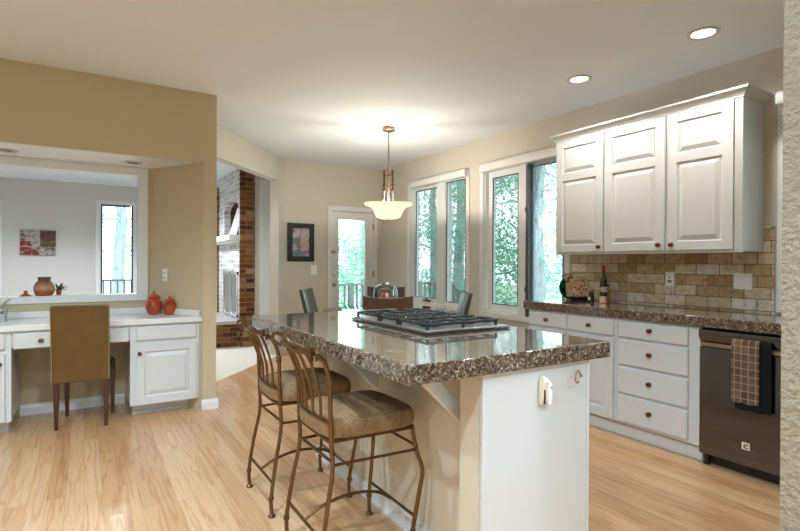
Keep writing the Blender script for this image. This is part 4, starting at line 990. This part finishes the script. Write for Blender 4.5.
# ------------------------------------------------------------------ fireplace in the family room
FXX = 1.955; FYY = 7.65
t = thing('fireplace', 'tall brick fireplace with white mantel and raised hearth in the family room', 'fireplace', (2.1, 8.3, 0))
b = MB()  # face coloured pale for window light (X = 1.955) with niche and firebox openings
y0, y1 = 7.66, 9.0
b.box((FXX, y0, 0), (FXX+.10, 7.70, CZ)); b.box((FXX, 8.62, 0), (FXX+.10, y1, CZ))
b.box((FXX, 7.70, 2.20), (FXX+.10, 8.62, CZ)); b.box((FXX, 7.70, 1.10), (FXX+.10, 8.62, 1.66)); b.box((FXX, 7.70, 0), (FXX+.10, 8.62, .42))
part_label(obj('lit_face', b, LITBRICK, t), 'brick face coloured pale as if lit by windows')
b = MB(); b.box((FXX+.10, y0, 0), (FXX+.5, y1, .42)); b.box((FXX+.42, y0, .42), (FXX+.5, y1, CZ)); b.box((FXX+.10, y0, 1.1), (FXX+.42, y1, 1.66)); b.box((FXX+.10, y0, 2.2), (FXX+.42, y1, CZ)); b.box((FXX+.1, y0, .42), (FXX+.42, 7.70, 2.2)); b.box((FXX+.1, 8.62, .42), (FXX+.42, y1, 2.2))
obj('core', b, BRICK, t)
b = MB(); b.box((FXX, 7.63, 0), (2.175, 7.66, CZ)); part_label(obj('red_pier', b, BRICK, t), 'red brick end pier')
b = MB(); b.box((FXX-.02, 9.0, 0), (FXX+.5, 9.08, 2.52)); obj('far_pier', b, BRICK, t)
b = MB()
pts = [(FXX-.001, 7.70, 2.20)]+[(FXX-.001, 7.70+.46-.46*cos(pi*k/10), 2.05+.15*sin(pi*k/10)) for k in range(11)]+[(FXX-.001, 8.62, 2.20)]
b.extr(pts, (.10, 0, 0)); obj('niche_arch', b, LITBRICK, t)
b = MB(); b.box((FXX-.16, 7.62, 1.57), (FXX+.001, 9.08, 1.655)); b.box((FXX-.12, 7.64, 1.535), (FXX+.001, 9.05, 1.57)); obj('mantel', b, TRIM, t, bev=.004)
b = MB(); b.box((FXX-.55, 7.66, .0), (FXX+.001, 9.08, .34)); obj('hearth', b, BRICK, t)
b = MB(); b.box((1.955, 7.58, 0), (2.13, 7.63, .34)); b.box((FXX-.55, 7.645, .0), (FXX+.0, 7.66, .34)) ; obj('hearth_end', b, BRICK, t)
b = MB(); b.box((FXX-.58, 7.57, .34), (FXX+.001, 9.1, .385)); obj('hearth_slab', b, mat('grey_slate', (.45, .43, .42), .5), t)
# firebox doors
b = MB()
for (p, q_) in (((FXX-.02, 7.70, .42), (FXX+.01, 7.74, 1.10)), ((FXX-.02, 8.58, .42), (FXX+.01, 8.62, 1.10)), ((FXX-.02, 7.70, 1.06), (FXX+.01, 8.62, 1.10)), ((FXX-.02, 7.70, .42), (FXX+.01, 8.62, .46)), ((FXX-.02, 8.14, .42), (FXX+.01, 8.18, 1.1))): b.box(p, q_)
ff = obj('firebox_frame', b, CHROME, t)
b = MB(); b.box((FXX-.005, 7.74, .46), (FXX, 8.58, 1.06)); obj('firebox_glass', b, mat('smoked_glass', (.05, .06, .065), .04, spec=1, coat=1), ff)
b = MB(); b.extr([(FXX-.02, 7.80, 1.658), (FXX-.02, 8.24, 1.658), (FXX+.09, 8.15, 2.10), (FXX+.09, 7.72, 2.10)], (.012, 0, 0))
ART = thing('leaning_artwork', 'pale artwork leaning in the arched niche above the mantel', 'picture', (FXX, 8.0, 1.658))
obj('canvas', b, mat('pale_art', (.62, .66, .70), .5), ART)
# unseen ceiling lamps added to brighten the family room
downlight(-.9, 8.6, CZ, 'unseen ceiling light added for the family room', power=130, color=(.85, .93, 1.0)); downlight(.7, 8.2, CZ, 'unseen ceiling light added for the family room', power=140, color=(.85, .93, 1.0))
downlight(.9, 6.5, CZ, 'unseen ceiling light added for the family room', power=40, color=(.96, .98, 1.0))

# ------------------------------------------------------------------ outdoors
GROUND = mat('leafy_ground', (.10, .14, .07), .9); n = noise(GROUND, coords(GROUND, world=True), 2.2, 5, .7)
L(GROUND, ramp(GROUND, n.outputs[0], [(.35, (.22, .28, .18)), (.55, (.28, .45, .30)), (.7, (.45, .45, .38))]), base(GROUND).inputs['Base Color'])
b = MB(); b.box((-40, -40, -2.3), (60, 60, -2.2)); struct(obj('ground', b, GROUND))
DECK = mat('weathered_deck_wood', (.22, .20, .18), .7); n = noise(DECK, coords(DECK, scale=(2, 30, 2), world=True), 1, 3)
L(DECK, ramp(DECK, n.outputs[0], [(.3, (.17, .155, .14)), (.7, (.29, .27, .24))]), base(DECK).inputs['Base Color'])
struct(obj('deck', MB().box((2.75, 6.92, -.18), (6.9, 9.0, -.10)), DECK))
RAIL = mat('grey_painted_rail', (.13, .14, .15), .6)
def railing(p, q, z0, z1, label, slope=0, post_end=True, lastz=0):
    p = Vector((*p, 0)); q = Vector((*q, 0)); t = thing('deck_railing', label, 'railing', (p.x, p.y, z0)); ln = (q-p).length; dr = (q-p).normalized(); sd = Vector((-dr.y, dr.x, 0))
    def beam(s0, s1, za, zb, hh, w):
        a = p+dr*s0; c = p+dr*s1; b = MB()
        b.loft([[a+sd*w+Vector((0, 0, za)), a-sd*w+Vector((0, 0, za)), a-sd*w+Vector((0, 0, za+hh)), a+sd*w+Vector((0, 0, za+hh))], [c+sd*w+Vector((0, 0, zb)), c-sd*w+Vector((0, 0, zb)), c-sd*w+Vector((0, 0, zb+hh)), c+sd*w+Vector((0, 0, zb+hh))]]); return b
    obj('top_rail', beam(0, ln, z1, z1+slope, .04, .055), RAIL, t)
    obj('bottom_rail', beam(0, ln, z0+.12, z0+.12+slope, .04, .02), RAIL, t)
    n = int(ln/.13); 
    for k in range(n+1):
        s = ln*k/max(1, n); sl = slope*k/max(1, n); c = p+dr*s; w = .045 if (k == 0 or k == n or k % 12 == 0) else .016
        b = MB(); b.box((c.x-w, c.y-w, z0+sl if w > .04 else z0+.12+sl), (c.x+w, c.y+w, z1+sl+(.06 if w > .04 else .01))); obj('post' if w > .04 else 'baluster', b, RAIL, t)
    return t
railing((2.8, 8.9), (6.83, 8.9), -.10, .80, 'grey deck railing outside the back door and left window')
railing((6.90, 8.9), (8.9, 8.5), -.15, .72, 'sloping stair railing going down from the deck corner', slope=-1.55)
struct(obj('deck_family_room', MB().box((-3, 11.05, -.18), (3.4, 12.8, -.10)), DECK))
railing((-1.5, 12.7), (2.6, 12.7), -.10, .82, 'grey deck railing outside the family room window')

BARK = mat('mossy_bark', (.24, .23, .24), .9); n = noise(BARK, coords(BARK, scale=(6, 6, 1.2), world=True), 2.5, 5, .7)
L(BARK, ramp(BARK, n.outputs[0], [(.35, (.24, .25, .27)), (.6, (.45, .48, .54)), (.75, (.36, .46, .40))]), base(BARK).inputs['Base Color'])
def leafm(name, a, c):
    M = mat(name, a, .6, spec=.2); n = noise(M, coords(M, world=True), 1.7, 3, .6)
    L(M, ramp(M, n.outputs[0], [(.35, a), (.65, c)]), base(M).inputs['Base Color'])
    tr = N(M, 'ShaderNodeBsdfTranslucent'); L(M, ramp(M, n.outputs[0], [(.35, a), (.65, c)]), tr.inputs[0]); ms = N(M, 'ShaderNodeMixShader'); ms.inputs[0].default_value = .45
    out = [x for x in M.node_tree.nodes if x.type == 'OUTPUT_MATERIAL'][0]
    L(M, base(M).outputs[0], ms.inputs[1]); L(M, tr.outputs[0], ms.inputs[2]); L(M, ms.outputs[0], out.inputs[0]); return M
LF = [leafm('teal_foliage', (.13, .42, .32), (.38, .70, .62)), leafm('green_foliage', (.13, .45, .25), (.38, .72, .50)), leafm('pale_foliage', (.28, .50, .50), (.55, .76, .76))]
def make_tree(seed, h, r, nleaf, leafr, m, name, label, zlow=0.0, spread=1.6, trunk_r=.16):
    rnd = random.Random(seed); t = thing(name, label, 'tree', (0, 0, 0), 'trees beyond the windows')
    b = MB(); pts = []; x = y = 0
    for k in range(8): pts.append((x, y, h*k/7)); x += rnd.uniform(-.12, .12); y += rnd.uniform(-.12, .12)
    b.tube(pts, [trunk_r*(1-.75*k/7) for k in range(8)], 10); obj('trunk', b, BARK, t)
    b = MB(); lb = MB()
    cl = []
    for k in range(26):
        z = h*(zlow+(1-zlow)*rnd.random()**.9); a = rnd.uniform(0, 2*pi); ln = spread*rnd.uniform(.45, 1.1)*(1.05-.5*z/h)
        p0 = Vector(pts[min(7, int(z/h*7))]); p0.z = z
        p = [p0]; dv = Vector((cos(a), sin(a), rnd.uniform(-.15, .5)))
        for j in range(4): p.append(p[-1]+dv*ln/4); dv = (dv+Vector((rnd.uniform(-.3, .3), rnd.uniform(-.3, .3), rnd.uniform(-.35, .2)))).normalized()
        b.tube(p, [.035, .026, .018, .012, .006], 5); cl += [(p[2], .55), (p[3], .6), (p[4], .6)]
    obj('branches', b, BARK, t)
    for k in range(nleaf):
        c, rr_ = cl[rnd.randrange(len(cl))]
        v_ = Vector((rnd.gauss(0, 1), rnd.gauss(0, 1), rnd.gauss(0, 1)))*rr_*.5
        q = c+v_; s = leafr*rnd.uniform(.5, 1.3); a = Vector((rnd.uniform(-1, 1), rnd.uniform(-1, 1), rnd.uniform(-1, 1))).normalized(); e = a.orthogonal().normalized()
        lb.face((q-a*s, q+e*s*.55, q+a*s, q-e*s*.55))
    obj('foliage', lb, m, t, recalc=False)
    return t
TP = [make_tree(1, 9.5, 2, 6800, .060, LF[0], 'dense_tree', '', .05, 1.8, .17),
      make_tree(2, 8.0, 2, 6800, .055, LF[1], 'leafy_tree', '', .0, 1.6, .10),
      make_tree(3, 11., 2, 3000, .055, LF[2], 'bare_tree', '', .12, 1.9, .22)]
KN = ['dense teal green tree', 'bright green bushy tree', 'pale sparse tree']
spots = [  # type, x, y, scale, rotation, where
    (1, 6.6, 12.6, .9, 0, 'seen through the back door glass'), (0, 9.3, 12.9, 1.0, 1, 'filling the left sash of the window by the pendant'), (1, 9.5, 10.4, 1.0, 2, 'filling the right sash of the window by the pendant'),
    (2, 9.6, 9.0, 1.0, 3, 'with its trunk in the left sash of the window by the cabinets'), (2, 12.2, 9.4, 1.1, 4.2, 'standing behind the right sash of the window by the cabinets'), (0, 10.2, 7.6, .8, 5, 'low behind the casement next to the cookbook'),
    (2, 13.5, 12.6, 1.2, .6, 'far behind the window beside the cabinets'), (0, 14.5, 10.6, .95, 2.2, 'far off between the trunks beside the cabinets'), (2, 11.5, 14.5, 1.1, 1.4, 'far behind the window by the pendant'),
    (0, 8.4, 16.0, 1.0, 3.4, 'far behind the back door'), (1, 6.0, 15.5, .9, 2.7, 'left of centre behind the back door'), (2, 10.4, 17.5, 1.1, .9, 'farthest behind the left window'),
    (2, .9, 17.0, 1.0, 1.1, 'outside the family room window'), (0, 2.4, 19.5, .9, 1.9, 'farther off outside the family room window'), (2, -.6, 16.2, .9, 4.0, 'at the left outside the family room window'),
    (1, 12.0, 6.4, .8, 3.0, 'far right behind the cabinets window'), (0, 16.5, 13.5, 1.1, 5.5, 'deepest in the wood beyond the windows')]
used = set()
for (k, x, y, s, r_, wh) in spots:
    o = TP[k] if k not in used else copy_tree(TP[k]); used.add(k)
    o.location = (x, y, -2.2); o.scale = (s, s, s); o.rotation_euler = (0, 0, r_); o['label'] = KN[k]+' '+wh

for o in list(bpy.data.objects):
    if '_o' in o: del o['_o']
